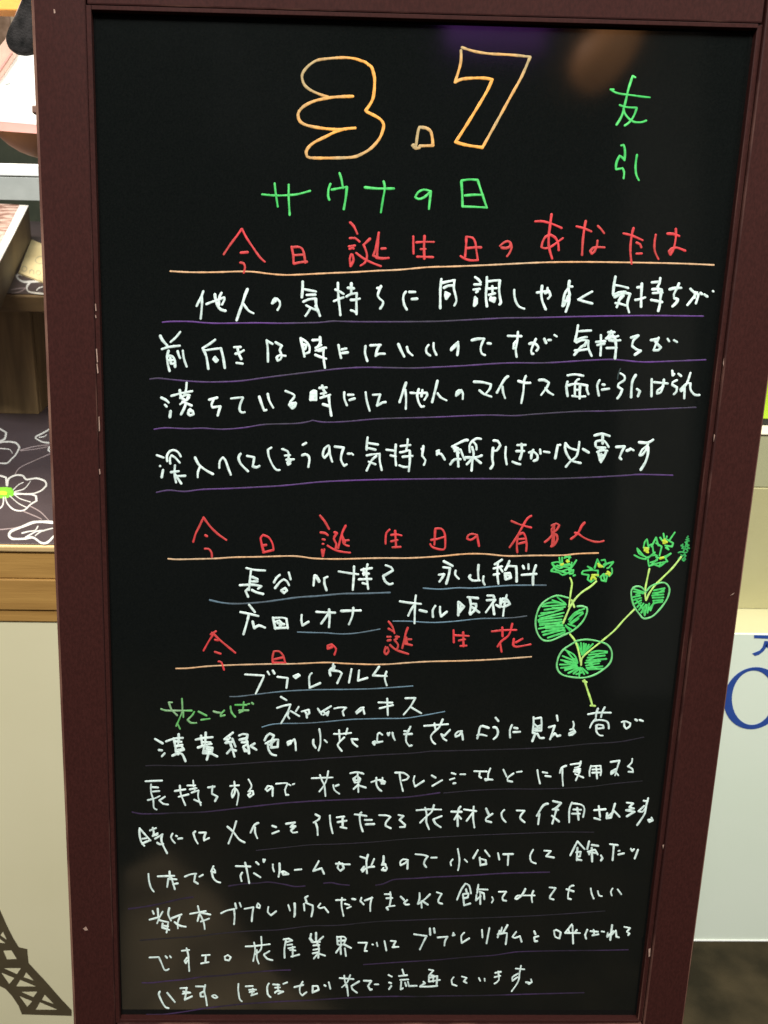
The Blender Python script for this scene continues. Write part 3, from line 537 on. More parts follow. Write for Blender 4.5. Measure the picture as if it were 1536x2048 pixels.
W('white_text_line','white',3.8,260,1940,4.518,
"270,195 260,220 290,290 320,335 348,345;335,205 405,290;455,165 515,162;480,195 545,205 475,215;510,160 505,210 495,268;495,268 560,238;595,148 680,150;680,135 670,190 685,250 695,318;665,195 635,210 640,240 665,240;740,235 765,225 790,245 770,255 745,240;"
"980,125 978,180 990,260 1010,282;1045,148 1110,145;1075,180 1140,178;1110,170 1100,228;1095,230 1150,212;1080,200 1120,195;1255,122 1240,150 1245,220 1270,245;1292,130 1350,135;1310,160 1355,158;1335,130 1340,190;1310,205 1330,190 1385,195 1340,215;1385,125 1420,112")
W('white_text_line','white',3.6,560,1930,4.518,
"130,200 210,180;205,150 180,200 180,250 200,275 240,245;295,190 295,250;300,190 340,190 350,225 300,245;400,182 412,190;440,155 455,215;"
"538,118 665,128;580,95 585,140 600,200;635,90 605,160 560,200;605,180 615,278;715,148 645,190 655,220 695,250;758,142 825,145 795,190 815,225 830,220;855,175 890,175;"
"980,90 1010,105;985,158 1005,165;1005,190 985,218;1105,40 1120,90;1075,100 1148,92;1085,135 1160,130;1095,150 1090,220 1110,210;1130,160 1140,190;1155,150 1165,190 1235,188;"
"1345,42 1385,50 1350,90 1390,95;1345,95 1345,150;1350,115 1420,100 1415,180;1350,150 1445,135;1385,100 1385,150;1295,150 1310,165 1268,190;1265,195 1350,195 1420,188")
W('white_text_line','white',3.6,840,1920,3.491,
"235,120 220,140 225,170 255,180;292,115 325,125 305,150 325,160;410,125 420,145;450,130 452,145;525,90 565,82;520,120 560,110;545,80 550,140 520,165;"
"668,60 728,65;705,40 695,90 685,150 640,218;685,95 645,120 645,145 680,120;775,135 780,155 760,168 745,155;740,155 765,160")
W('purple_rule','faintp',2.6,300,1440,4.8,"-40,440 60,436 350,440 640,434 900,418 1150,400 1400,388 1440,388 1640,370 1900,355 2200,335 2500,320 2700,300 2800,298 3100,290 3400,282 3600,275 3900,260 4200,230 4500,210 4740,165")
W('purple_rule','purpled',3.2,260,1540,4.518,"20,380 100,395 250,395 400,388 650,380 850,360 1100,330 1400,298 1520,290 1700,278 2200,258 2500,245 2800,205")
W('purple_rule','faintp',2.2,900,1510,3.938,"-50,300 60,290 200,278 450,268 700,268 900,262 1100,250 1300,225 1515,205")
W('purple_rule','faintp',1.8,590,1610,4.518,"-350,410 -50,380 150,360 400,352 700,335 1000,308 1300,290 1500,280 1700,270 2100,255 2400,245 2700,245")
W('purple_rule','purpled',3.0,250,1710,4.267,"30,460 120,448 260,425 400,392 500,370 580,360")
W('purple_rule','purpled',3.0,590,1700,4.518,"-600,325 -450,305 -340,300 -240,290 -100,310 0,330 90,325")
W('purple_rule','purpled',3.0,590,1700,4.518,"260,300 330,295 400,310 490,318")
W('purple_rule','purpled',3.0,590,1700,4.518,"730,318 800,305 880,270 950,262 1100,255 1240,245 1400,238 1600,228 1900,210 2300,200")
W('purple_rule','faintp',2.4,590,1780,4.518,"-1400,455 -1200,440 -900,420 -700,395 -400,370 -150,360 130,325 300,322 450,315 600,298 800,282 1000,275 1300,262 1600,255 2000,240 2300,225 2800,190")
W('purple_rule','purpled',3.0,260,1940,4.518,"110,115 200,115 350,98 500,85 650,62 850,48 1000,30 1300,5 1450,0")
W('purple_rule','purpled',2.6,900,1850,4.042,"-700,320 -400,300 -100,282 0,272 200,255 350,245 480,225 580,215 900,208 1200,205 1440,200")
W('purple_rule','purpled',3.0,260,1940,4.518,"150,402 300,400 500,375 650,350 850,325 1050,305 1350,285 1600,275 1800,262 2100,245 2400,238 2600,240 2800,235 3200,230 3600,218 4100,205")
# ================================================================ THE SIGNBOARD
wp = W_PANEL
root = empty('blackboard_stand', (0, 0, 0), 'tall maroon framed blackboard stand covered in coloured Japanese marker handwriting', 'blackboard')
def T(co): return bw(co.x, co.y, co.z)
XL0, XL1, XL2 = -0.5855 * wp, -0.5054 * wp, -0.4978 * wp          # stile outer, stile inner, panel edge (left)
XR0, XR1, XR2 = 0.5805 * wp, 0.5030 * wp, 0.4944 * wp             # the same on the right
YT, YB = 0.8734 * wp, -0.8690 * wp
FZ = 0.0075
YFOOT = -(ORG.z / math.cos(TILT)) + 0.004
panel = obj('writing_panel', box((XL1 - 0.004, YB - 0.012, -0.006), (XR1 + 0.004, YT + 0.012, 0.0), T=T), M_PANEL, root)
for x0, x1 in ((XL0, XL1), (XR1, XR0)):
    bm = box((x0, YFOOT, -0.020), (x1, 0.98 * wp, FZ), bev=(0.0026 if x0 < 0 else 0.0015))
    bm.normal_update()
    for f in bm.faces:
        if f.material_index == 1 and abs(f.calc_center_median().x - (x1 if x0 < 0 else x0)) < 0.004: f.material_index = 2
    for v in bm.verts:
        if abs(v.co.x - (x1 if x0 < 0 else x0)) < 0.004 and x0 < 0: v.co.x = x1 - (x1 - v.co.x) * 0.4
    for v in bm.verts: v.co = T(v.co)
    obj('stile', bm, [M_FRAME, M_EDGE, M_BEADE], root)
g = 0.0009
obj('rail', box((XL1 + g, YT + 0.0032, -0.020), (XR1 - g * 2.2, YT + 0.100 * wp, FZ - 0.0005), bev=0.0012, T=T), [M_FRAME, M_BEADE], root)
obj('rail', box((XL1 + g, YB - 0.110 * wp, -0.020), (XR1 - g, YB - 0.0032, FZ - 0.0005), bev=0.0012, T=T), [M_FRAME, M_BEADE], root)
obj('bead', box((XL1, YB - 0.003, -0.004), (XL2, YT + 0.003, 0.0068), bev=0.0004, T=T), [M_FRAME, M_BEAD], root)
obj('bead', box((XR2, YB - 0.003, -0.004), (XR1, YT + 0.003, 0.0048), bev=0.0007, T=T), [M_FRAME, M_BEADE], root)
obj('bead', box((XL2, YT, -0.004), (XR2, YT + 0.0031, 0.0064), bev=0.0004, T=T), [M_FRAME, M_BEAD], root)
obj('bead', box((XL2, YB - 0.0031, -0.004), (XR2, YB, 0.0064), bev=0.0004, T=T), [M_FRAME, M_BEAD], root)
# the back legs of the stand, folding out behind the board
for sx in (-1, 1):
    a = bw(sx * 0.27 * 0.9, 0.93 * wp, -0.022); b = Vector((a.x, a.y + 0.46, 0.0)); d = b - a
    bm = box((-0.016, -0.010, 0), (0.016, 0.010, d.length), bev=0.0015)
    bm.transform(Matrix.Translation(a) @ d.to_track_quat('Z', 'Y').to_matrix().to_4x4())
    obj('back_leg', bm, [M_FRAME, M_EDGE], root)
kp = onb(69, 220, 0.0)
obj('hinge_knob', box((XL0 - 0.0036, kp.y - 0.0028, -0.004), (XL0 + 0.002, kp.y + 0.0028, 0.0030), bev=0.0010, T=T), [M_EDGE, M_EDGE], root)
# paint chips on the frame front
def chip(*pp):
    bm = bmesh.new(); vs = []
    for px, py in pp:
        q = onb(px, py, FZ + 0.0002); vs.append(bm.verts.new(bw(q.x, q.y, FZ + 0.0002)))
    f = bm.faces.new(vs); r = bmesh.ops.extrude_face_region(bm, geom=[f])
    bmesh.ops.translate(bm, verts=[v for v in r['geom'] if isinstance(v, bmesh.types.BMVert)], vec=AN * 0.00015)
    bmesh.ops.recalc_face_normals(bm, faces=bm.faces)
    obj('paint_chip', bm, M_CHIP, root)
chip((107, 18), (110, 19), (111, 26), (108, 27)); chip((1460, 1191), (1469, 1185), (1466, 1189)); chip((166, 1857), (172, 1853), (176, 1860), (170, 1861))
for a in ([(190, 608), (192, 607), (193, 622), (191, 622)], [(190, 630), (192, 630), (193, 636), (191, 636)], [(192, 698), (194, 697), (196, 724), (194, 725)], [(193, 728), (195, 727), (197, 746), (195, 747)], [(197, 834), (199, 833), (200, 862), (198, 863)], [(198, 938), (200, 938), (201, 948), (199, 949)], [(1446, 726), (1448, 716), (1447, 734)], [(1428, 868), (1430, 870), (1427, 884)], [(1297, 1898), (1301, 1896), (1300, 1912), (1297, 1914)], [(1325, 1690), (1328, 1689), (1326, 1698)]): chip(*a)
# ---- the handwriting
def place_b(p, h):
    q = onb(p.x, p.y, 0.0); return bw(q.x, q.y, 0.00006 + h)
order = {'purple_rule': 0, 'pale_blue_rule': 0, 'orange_rule': 0, 'drawn_leaf': 0, 'drawn_flower': 0, 'faint_green_tick': 0}
def clusters(items):
    """strokes of a written line -> the single characters, told apart by the gaps between them"""
    cs = []
    for (w, x0, y0, sc, s) in items:
        for st in s.split(';'):
            if not st.strip(): continue
            xs_ = [x0 + float(p.split(',')[0]) / sc for p in st.split()]
            cs.append([min(xs_), max(xs_), [(w, x0, y0, sc, st)]])
    cs.sort(key=lambda c: c[0]); out = []
    for c in cs:
        gap = 6.5
        if out and c[0] - out[-1][1] < gap and max(c[1], out[-1][1]) - out[-1][0] < 72: out[-1][1] = max(out[-1][1], c[1]); out[-1][2] += c[2]
        else: out.append(c)
    return [c[2] for c in out]
for part, colr, items in LINES:
    h = 0.00012 if order.get(part, 1) == 0 else 0.00024
    if colr == 'faintp' or colr == 'purpled': h = 0.00008
    if part in ('white_text_line', 'red_heading_line', 'green_title', 'green_flower_word'):
        for c in clusters(items): obj('written_character', strokes_bm(c, place_b, h), INK[colr], panel)
    elif part == 'date_numerals' or part == 'green_luck_note':
        sts = [t for t in items[0][4].split(';') if t.strip()]; w, x0, y0, sc, _ = items[0]; groups = {}
        for t in sts:
            ps_ = parse(t)[0]; mx = sum(p.x for p in ps_) / len(ps_); my = sum(p.y for p in ps_) / len(ps_)
            k = (mx > 720) + (mx > 980) if part == 'date_numerals' else my > 1150
            groups.setdefault(k, []).append(t)
        for k in sorted(groups): obj('written_numeral' if part == 'date_numerals' and k != 1 else 'written_character', strokes_bm([(w, x0, y0, sc, ';'.join(groups[k]))], place_b, h), INK[colr], panel)
    elif part == 'drawn_leaf':
        w, x0, y0, sc, s = items[0]; sts = s.split(';', 1)
        obj('leaf_hatching', strokes_bm([(w * 0.84, x0, y0, sc, sts[1])], place_b, 0.00010), INK['green'], panel)
        obj('leaf_outline', strokes_bm([(w, x0, y0, sc, sts[0])], place_b, 0.0003), INK['leafline'], panel)
    else:
        obj(part, strokes_bm(items, place_b, h), INK[colr], panel)
# the little ring drawn by the period and the rubbed haze are left as the pen left them

# ================================================================ THE SETTING
FLOOR = mat('brown_carpet', (0.022, 0.018, 0.010), (0.060, 0.045, 0.024), scale=9, rough=0.95, spec=0.1, bump=0.9, bscale=260, detail=8)
bm = bmesh.new(); bmesh.ops.create_grid(bm, x_segments=1, y_segments=1, size=6); o = obj('floor', bm, FLOOR); o['kind'] = 'structure'
WALL = mat('dim_shop_wall', (0.10, 0.075, 0.05), (0.17, 0.12, 0.09), scale=3, rough=0.9)
o = obj('wall', box((-4, 3.2, 0), (4, 3.3, 3.2)), WALL); o['kind'] = 'structure'
o = obj('wall', box((-4, -4.1, 0), (4, -4.0, 4.6)), mat('dark_far_wall', (0.012, 0.012, 0.012), (0.022, 0.020, 0.018), scale=2, rough=0.9)); o['kind'] = 'structure'

# ================================================================ LEFT: DISPLAY TABLE, CLOTH AND SHELVES
WOOD = mat('yellow_wood', (0.37, 0.20, 0.055), (0.50, 0.285, 0.082), scale=14, rough=0.5, bump=0.3, bscale=60, stretch=(0.4, 3, 7), fac=(0.3, 0.7))
WOODL = mat('lit_wood_edge', (0.70, 0.50, 0.24), (0.62, 0.42, 0.19), scale=20, rough=0.45, stretch=(1, 4, 4))  # highlight along the tabletop edge painted in as paler wood
YF = 0.25
zt = atY(0, 1104, YF).z            # bottom of the bright edge
z1 = atY(0, 1160, YF).z; z2 = atY(0, 1222, YF).z; z3 = atY(0, 1247, YF).z
zs = atY(0, 1092, YF).z
XA, XB = -1.25, 0.16
tbl = empty('display_table', (-0.5, 0.7, 0), 'wooden display table with stacked boards at its front edge beside the blackboard', 'table')
obj('tabletop', box((XA, YF, zt), (XB, 1.15, zs), bev=0.002), [WOODL, WOODL], tbl)
obj('front_board', box((XA, YF + 0.004, z1 + 0.0004), (XB, YF + 0.03, zt), bev=0.0012), [WOOD, WOOD], tbl)
obj('front_board', box((XA, YF + 0.002, z2 + 0.0004), (XB, YF + 0.03, z1 - 0.0004), bev=0.0012), [WOOD, WOOD], tbl)
obj('front_board', box((XA, YF + 0.005, z3), (XB, YF + 0.03, z2 - 0.0004), bev=0.0012), [WOOD, WOOD], tbl)
for x in (XA + 0.05, XB - 0.05):
    for y in (0.36, 1.10): obj('leg', box((x - 0.03, y - 0.03, 0), (x + 0.03, y + 0.03, zt), bev=0.002), [WOOD, WOOD], tbl)
# cream poster board standing under the table edge with a brown tower print
CREAM = mat('cream_board', (0.76, 0.72, 0.48), (0.79, 0.75, 0.51), scale=5, rough=0.7, bump=0.05)
ps = empty('poster_board', (-0.6, YF + 0.02, 0), 'cream poster board printed with a brown lattice tower, below the table', 'poster')
obj('board', box((XA, YF + 0.008, 0.0), (XB, YF + 0.020, z3 - 0.001), bev=0.001), [CREAM, CREAM], ps)
BROWNP = mat('brown_print', (0.075, 0.058, 0.030), (0.09, 0.07, 0.036), scale=30, rough=0.7)
def on_plane_y(Y):
    def f(p, h):
        q = atY(p.x, p.y, Y); return Vector((q.x, Y - h, q.z))
    return f
def yprint(polys, Y, t, ox=0, oy=0, sc=1.0):
    """flat print on a wall-facing surface: closed outlines given thickness t in front of plane Y"""
    bm = bmesh.new()
    for pp in polys:
        f = []
        for x, y in pp:
            q = atY(ox + x / sc, oy + y / sc, Y); f.append(bm.verts.new((q.x, Y - t, q.z)))
        b = [bm.verts.new((v.co.x, Y, v.co.z)) for v in f]; n = len(f); bm.faces.new(f)
        for i in range(n): bm.faces.new((f[i], b[i], b[(i + 1) % n], f[(i + 1) % n]))
    bmesh.ops.recalc_face_normals(bm, faces=bm.faces); bmesh.ops.triangulate(bm, faces=bm.faces); return bm
sil = [(-150, 700), (-100, 850), (0, 1005), (60, 1140), (120, 1260), (172, 1345), (250, 1362), (252, 1400), (262, 1490), (420, 1660), (560, 1820), (655, 1920), (655, 1972), (200, 1958), (170, 1880), (110, 1790), (50, 1725), (0, 1700), (-150, 1690)]
gaps = [[(5, 1235), (28, 1205), (60, 1275)], [(-8, 1265), (48, 1308), (-8, 1303)], [(32, 1378), (105, 1375), (153, 1452), (65, 1455)], [(40, 1538), (190, 1538), (155, 1590)], [(15, 1580), (130, 1628), (85, 1680)], [(240, 1575), (218, 1618), (308, 1650)], [(185, 1645), (325, 1703), (150, 1702)], [(200, 1755), (340, 1752), (305, 1800)], [(182, 1795), (292, 1840), (250, 1888)], [(410, 1780), (385, 1825), (488, 1862)], [(365, 1850), (520, 1915), (328, 1915)], [(-120, 1378), (-20, 1378), (-5, 1455), (-120, 1455)], [(-120, 1538), (-30, 1538), (-60, 1600)]]
obj('tower_print', yprint([sil], YF + 0.0078, 0.0003, 0, 1600, 4.57), BROWNP, ps)
for gp in gaps: obj('print_gap', yprint([gp], YF + 0.00745, 0.0002, 0, 1600, 4.57), CREAM, ps)
# flowered cloth on the table
CLOTH = mat('dark_printed_cloth', (0.050, 0.036, 0.040), (0.066, 0.050, 0.056), scale=6, rough=0.42, spec=0.55, bump=0.15, bscale=500)
WHITEP = mat('white_print', (0.62, 0.62, 0.60), (0.50, 0.50, 0.48), scale=40, rough=0.5)
GREYP = mat('mauve_print', (0.24, 0.19, 0.19), (0.30, 0.24, 0.25), scale=40, rough=0.5)
GREENP = mat('green_print', (0.14, 0.50, 0.03), (0.24, 0.60, 0.05), scale=60, rough=0.5)
YELP = mat('yellow_print', (0.62, 0.70, 0.05), (0.5, 0.65, 0.06), scale=60, rough=0.5)
ZC = zs + 0.0016
cl = empty('flower_cloth', (-0.5, 0.7, zs), 'dark cloth printed with big white outlined flowers, lying on the display table', 'cloth')
obj('cloth_sheet', box((XA + 0.02, YF + 0.004, zs + 0.0002), (XB - 0.02, 1.12, ZC), bev=0.0006), [CLOTH, CLOTH], cl)
def on_plane_z(Z):
    def f(p, h):
        q = atZ(p.x, p.y, Z); return Vector((q.x, q.y, Z + h))
    return f
C3 = (0, 760, 4.096)
obj('printed_flower', strokes_bm([(3.7, *C3, "60,865 70,810 130,780 190,785 215,815 300,805 370,830 380,865 330,910 240,935 120,925;110,935 240,935 295,950 300,990 250,1020 210,1060 170,1072 110,1060 60,1010 45,960;30,960 25,1020 0,1050 -60,1060;55,862 50,800 0,785 -70,800 -90,860 0,900"), (2.0, *C3, "110,900 150,860 190,840;120,915 200,890 250,830;110,930 160,970 250,1000;80,950 150,1010 220,1045")], on_plane_z(ZC), 0.0004), WHITEP, cl)
obj('printed_flower', strokes_bm([(5.4, *C3, "440,1168 370,1162 280,1165 200,1195 90,1240 75,1275 100,1300 200,1300 270,1290 340,1335 390,1330 440,1280"), (3.2, *C3, "180,1255 240,1240 290,1232 310,1200;210,1290 300,1240 360,1235;290,1275 340,1240 430,1215")], on_plane_z(ZC), 0.0004), WHITEP, cl)
obj('printed_flower', strokes_bm([(3.7, *C3, "-60,520 0,510 60,505 130,515 160,550 130,610 90,650 60,680 0,680 -50,660;0,400 50,430 40,480 0,500 -40,500;400,405 360,430 300,460 290,475 340,505 400,515;405,550 395,575 410,585"), (1.8, *C3, "0,560 80,570 100,600;320,470 360,465 380,450")], on_plane_z(ZC), 0.0004), WHITEP, cl)
obj('printed_vine', strokes_bm([(2.0, *C3, "165,575 280,545 400,530;170,580 290,565 400,545;125,770 160,720 260,670 410,605;0,1225 100,1215 190,1195"), (2.6, *C3, "190,1075 300,1120 340,1140;250,1035 330,1080 400,1150")], on_plane_z(ZC), 0.0003), GREYP, cl)
obj('flower_centre', strokes_bm([(20, *C3, "-10,925 60,922"), (12, *C3, "75,900 90,915 95,935")], on_plane_z(ZC), 0.0008), GREENP, cl)
obj('flower_centre', strokes_bm([(9, *C3, "10,925 45,928")], on_plane_z(ZC + 0.0009), 0.0006), YELP, cl)
# wooden crate with a slab on top
CRATE = mat('dim_crate_wood', (0.15, 0.095, 0.042), (0.27, 0.175, 0.080), scale=10, rough=0.6, bump=0.4, bscale=50, stretch=(9, 9, 0.8), fac=(0.3, 0.7))
CRATE2 = mat('dim_crate_slab', (0.13, 0.085, 0.040), (0.19, 0.125, 0.06), scale=8, rough=0.6, stretch=(2, 5, 9))
yc = atZ(40, 828, ZC).y; xc = atY(66, 700, yc).x
zl = atY(50, 622, yc).z; zh = atY(50, 590, yc).z
cr = empty('wooden_crate', (xc - 0.3, yc + 0.15, ZC), 'rough wooden crate with a flat slab on top standing on the flowered cloth', 'crate')
xs = [xc - 0.62 + i * 0.0775 for i in range(9)]
for i in range(8): obj('slat', box((xs[i] + 0.0008, yc + random.uniform(0, 0.002), ZC), (xs[i + 1] - 0.0008, yc + 0.016, zl), bev=0.001), [CRATE, CRATE], cr)
obj('crate_side', box((xc - 0.016, yc + 0.017, ZC), (xc, yc + 0.3, zl)), CRATE, cr)
obj('crate_back', box((xc - 0.62, yc + 0.29, ZC), (xc - 0.017, yc + 0.3, zl)), CRATE, cr)
obj('slab', box((xc - 1.3, yc - 0.012, zl), (XB - 0.3, yc + 1.62, zh), bev=0.002), [CRATE2, CRATE2], cr)
for x in (xc - 0.6, XB - 0.36): obj('prop', box((x, yc + 1.50, 0), (x + 0.04, yc + 1.54, zl), bev=0.001), [CRATE, CRATE], cr)
# second cloth on the slab
ZD = zh + 0.0016
c2 = empty('runner_cloth', (xc, yc + 0.3, zh), 'dark cloth runner with white outlined petals lying on the crate slab', 'cloth')
obj('cloth_sheet', box((xc - 1.2, yc + 0.004, zh + 0.0002), (XB - 0.32, yc + 1.60, ZD), bev=0.0005), [CLOTH, CLOTH], c2)
C4 = (0, 440, 10.24)
obj('printed_flower', strokes_bm([(4.6, *C4, "520,1125 400,1110 355,1125 345,1170 400,1230 500,1268 620,1265 760,1258 900,1250;620,1270 560,1350 550,1420 600,1470 700,1490 900,1512"), (2.6, *C4, "750,1440 800,1390 870,1370")], on_plane_z(ZD), 0.0004), WHITEP, c2)
obj('printed_vine', strokes_bm([(2.2, *C4, "220,1430 380,1400 530,1390;240,1500 400,1470 530,1400")], on_plane_z(ZD), 0.0003), GREYP, c2)
# cream card with writing lying on the runner
CARD = mat('beige_card', (0.60, 0.50, 0.27), (0.65, 0.55, 0.31), scale=8, rough=0.7)
ZK = ZD + 0.0035
q = [atZ(*p, ZK) for p in ((63, 479), (128, 505), (118, 575), (37, 545))]
cdn = empty('beige_card', (q[3].x, q[3].y, ZD), 'small beige card printed with grey rounded letters on the crate runner', 'card')
obj('card', prism(q, (0, 0, -0.003)), CARD, cdn)
GREYT = mat('grey_print', (0.36, 0.34, 0.22), (0.40, 0.37, 0.24), scale=40, rough=0.7)
def circ(cx, cy, r, ry=None): return ' '.join('%.1f,%.1f' % (cx + r * math.cos(R(a)), cy + (ry or r) * math.sin(R(a))) for a in range(0, 361, 40))
obj('card_lettering', strokes_bm([(2.0, *C4, circ(500, 1000, 50) + ';600,1095 612,1035;608,1045 650,1015 690,1040 688,1100;' + circ(785, 1080, 46) + ';870,740 800,750 735,790 730,850 790,890 870,885')], on_plane_z(ZK + 0.0002), 0.0003), GREYT, cdn)
# slanted picture block at the far left
ZP = ZD + 0.10
PICT = mat('pink_brown_picture', (0.72, 0.53, 0.47), (0.26, 0.13, 0.10), scale=26, rough=0.45, detail=6, fac=(0.45, 0.60))
BLK = mat('block_side', (0.085, 0.058, 0.030), (0.12, 0.082, 0.042), scale=12, rough=0.6)
PAPW = mat('white_paper', (0.86, 0.86, 0.84), (0.80, 0.79, 0.77), scale=8, rough=0.6)
A_ = atZ(63, 479, ZD); B_ = atZ(-10, 640, ZD); C_ = atZ(-220, 625, ZD); D_ = atZ(-120, 466, ZD)
up = lambda p, h: p + Vector((0, 0, h))
tops = [up(A_, 0.0835), up(B_, 0.052), up(C_, 0.052), up(D_, 0.0835)]
bots = [up(p, 0.0004) for p in (A_, B_, C_, D_)]
bm = bmesh.new(); t = [bm.verts.new(p) for p in tops]; b2 = [bm.verts.new(p) for p in bots]
bm.faces.new(t); bm.faces.new(b2[::-1])
for i in range(4): bm.faces.new((t[i], b2[i], b2[(i + 1) % 4], t[(i + 1) % 4]))
bmesh.ops.recalc_face_normals(bm, faces=bm.faces)
pb = empty('picture_block', (B_.x, B_.y, ZD), 'thick brown block with a pink picture and white border on top, across the crate slab', 'picture')
obj('block', bm, BLK, pb)
obj('white_border', prism([up(p, 0.0026) for p in tops], (0, 0, -0.0022)), PAPW, pb)
ce = sum(tops, Vector()) / 4
sx = A_.x - B_.x
def inset(p, d): return Vector((p.x - d, p.y, p.z + 0.0034))
obj('photo_print', prism([inset(tops[0], 0.024), inset(tops[1], 0.011), up(tops[2], 0.0034), up(tops[3], 0.0034)], (0, 0, -0.0007)), PICT, pb)
# metal shelf strip
METAL = mat('grey_painted_metal', (0.36, 0.38, 0.36), (0.42, 0.44, 0.42), scale=30, rough=0.45, bump=0.1)
METW = mat('white_shelf_top', (0.82, 0.84, 0.84), (0.78, 0.8, 0.8), scale=8, rough=0.4)
ym = 0.46
zm0 = atY(40, 401, ym).z; zm1 = atY(40, 352, ym).z
sh = empty('metal_shelf', (-0.5, ym + 0.02, 0), 'grey metal shelf bar with a white top crossing behind the frame at upper left', 'shelf')
obj('shelf_lip', box((-1.3, ym, zm0), (-0.12, ym + 0.004, zm1 - 0.0012), bev=0.0008), [METAL, METAL], sh)
zm2 = atY(40, 331, ym).z
obj('shelf_board', box((-1.3, ym - 0.0015, zm1), (-0.12, ym + 0.17, zm2), bev=0.0008), [METW, METW], sh)
for x in (-1.28, -0.16): obj('upright', box((x, ym + 0.01, 0.0), (x + 0.02, ym + 0.03, zm1 - 0.002), bev=0.001), [METAL, METAL], sh)
# white framed sheet with pink border, standing upright behind the shelf
PINK = mat('pink_edge', (0.62, 0.30, 0.27), (0.54, 0.25, 0.22), scale=20, rough=0.55)
PINKB = mat('dusty_pink_rim', (0.62, 0.42, 0.34), (0.46, 0.29, 0.23), scale=20, rough=0.6)
yk = 0.62
ky = lambda x, y, dy=0.0: Vector((atY(x, y, yk).x, yk + dy, atY(x, y, yk).z))
kt = empty('white_sheet_box', (-0.5, yk + 0.03, atY(40, 262, yk).z), 'bright white sheet box with a pink bottom edge and slanting pink rim at upper left', 'box')
obj('white_face', prism([ky(-60, 238), ky(150, 256), ky(150, -60), ky(96, -60), ky(34, 113), ky(0, 163)], (0, 0.03, 0)), PAPW, kt)
obj('bottom_edge', prism([ky(-60, 238.5, -0.004), ky(150, 256.5, -0.004), ky(150, 273, -0.004), ky(-60, 257, -0.004)], (0, 0.03, 0)), PINK, kt)
obj('slanted_rim', prism([ky(-60, 238, -0.006), ky(0, 163, -0.006), ky(34, 113, -0.006), ky(96, -60, -0.006), ky(70, -60, -0.006), ky(13, 80, -0.006), ky(-60, 170, -0.006)], (0, 0.02, 0)), PINKB, kt)
obj('rim_line', prism([ky(-60, 215, -0.008), ky(0, 142, -0.008), ky(26, 104, -0.008), ky(28, 107, -0.008), ky(0, 148, -0.008), ky(-60, 222, -0.008)], (0, 0.002, 0)), PINK, kt)
obj('scuff_print', prism([ky(10, 168.5, -0.0006), ky(20, 166, -0.0006), ky(22, 167.5, -0.0006), ky(12, 170.5, -0.0006)], (0, 0.0005, 0)), METAL, kt)
for x in (-1.0, -0.30): obj('support_post', box((x, yk + 0.032, 0), (x + 0.02, yk + 0.05, ky(0, 200).z), bev=0.001), [METAL, METAL], kt)
GSC = mat('dark_green_board', (0.014, 0.020, 0.011), (0.024, 0.030, 0.018), scale=20, rough=0.8)
o = obj('green_backboard', box((-2.4, 2.45, 0.0), (-0.55, 2.47, atY(40, 248, 2.45).z)), GSC); tag(o, 'dark green board standing behind the shelves at upper left', 'board')
# round brown bowl hanging below the tray edge
BOWL = mat('brown_bowl', (0.15, 0.062, 0.024), (0.20, 0.092, 0.034), scale=14, rough=0.5)
bc = atY(104, 222, 0.78)
bm = bmesh.new(); bmesh.ops.create_uvsphere(bm, u_segments=32, v_segments=16, radius=1)
for v in bm.verts: v.co = Vector((v.co.x * 0.098, v.co.y * 0.06, min(v.co.z, 0.35) * 0.070))
bm.transform(Matrix.Translation(bc)); o = obj('round_bowl', bm, BOWL, smooth=True); tag(o, 'rounded brown wooden bowl just under the pink bottom edge of the white sheet box', 'bowl')
# orange wooden board and brown backing at the very top left
ORW = mat('orange_wood', (0.86, 0.40, 0.09), (0.72, 0.33, 0.07), scale=16, rough=0.45, stretch=(1, 5, 5))
yo = 0.72
zo = atY(20, 21, yo).z
o = obj('orange_board', box((-1.2, yo, zo), (atY(50, 5, yo).x, yo + 0.06, zo + 0.10), bev=0.002), [ORW, ORW]); tag(o, 'bright orange wooden board at the top left corner above the mottled panel', 'board')
BRT = mat('mottled_brown', (0.10, 0.06, 0.035), (0.30, 0.20, 0.15), scale=18, rough=0.8, detail=6)
o = obj('mottled_panel', box((-2.4, 2.55, 0.9), (atY(21, 50, 2.55).x, 2.57, 2.6)), BRT); tag(o, 'mottled brown panel just under the orange board', 'panel')
PALEP = mat('pale_brown_post', (0.26, 0.20, 0.15), (0.30, 0.24, 0.18), scale=18, rough=0.8)
o = obj('pale_post', box((atY(22, 50, 2.54).x, 2.54, 0.0), (atY(44, 50, 2.54).x, 2.57, 2.6)), PALEP); tag(o, 'pale brown post beside the mottled brown panel at the top left', 'post')
# black felt bag hanging beside the frame
FELT = mat('black_felt', (0.012, 0.012, 0.012), (0.055, 0.050, 0.050), scale=60, rough=1.0, spec=0.05, bump=1.0, bscale=500, fac=(0.35, 0.75))
yb = 0.46
outl = [(62, -60), (80, -60), (86, 40), (84, 96), (66, 110), (50, 113), (34, 110), (20, 100), (14, 86), (14, 76), (19, 60), (30, 40), (40, 20), (50, -5), (56, -40)]
cx, cy = 55, 40
bm = bmesh.new(); rings = []
for k, (s, dy) in enumerate(((0.55, -0.012), (0.85, -0.009), (1.0, 0.0), (0.85, 0.009), (0.55, 0.012))):
    ring = []
    for (x, y) in outl:
        p = atY(cx + (x - cx) * (1 - (1 - s) * 0.35), cy + (y - cy) * (1 - (1 - s) * 0.22), yb); ring.append(bm.verts.new((p.x, yb + dy, p.z)))
    rings.append(ring)
for a, b in zip(rings, rings[1:]):
    for i in range(len(outl)): bm.faces.new((a[i], a[(i + 1) % len(outl)], b[(i + 1) % len(outl)], b[i]))
bm.faces.new(rings[0]); bm.faces.new(rings[-1][::-1]); bmesh.ops.recalc_face_normals(bm, faces=bm.faces)
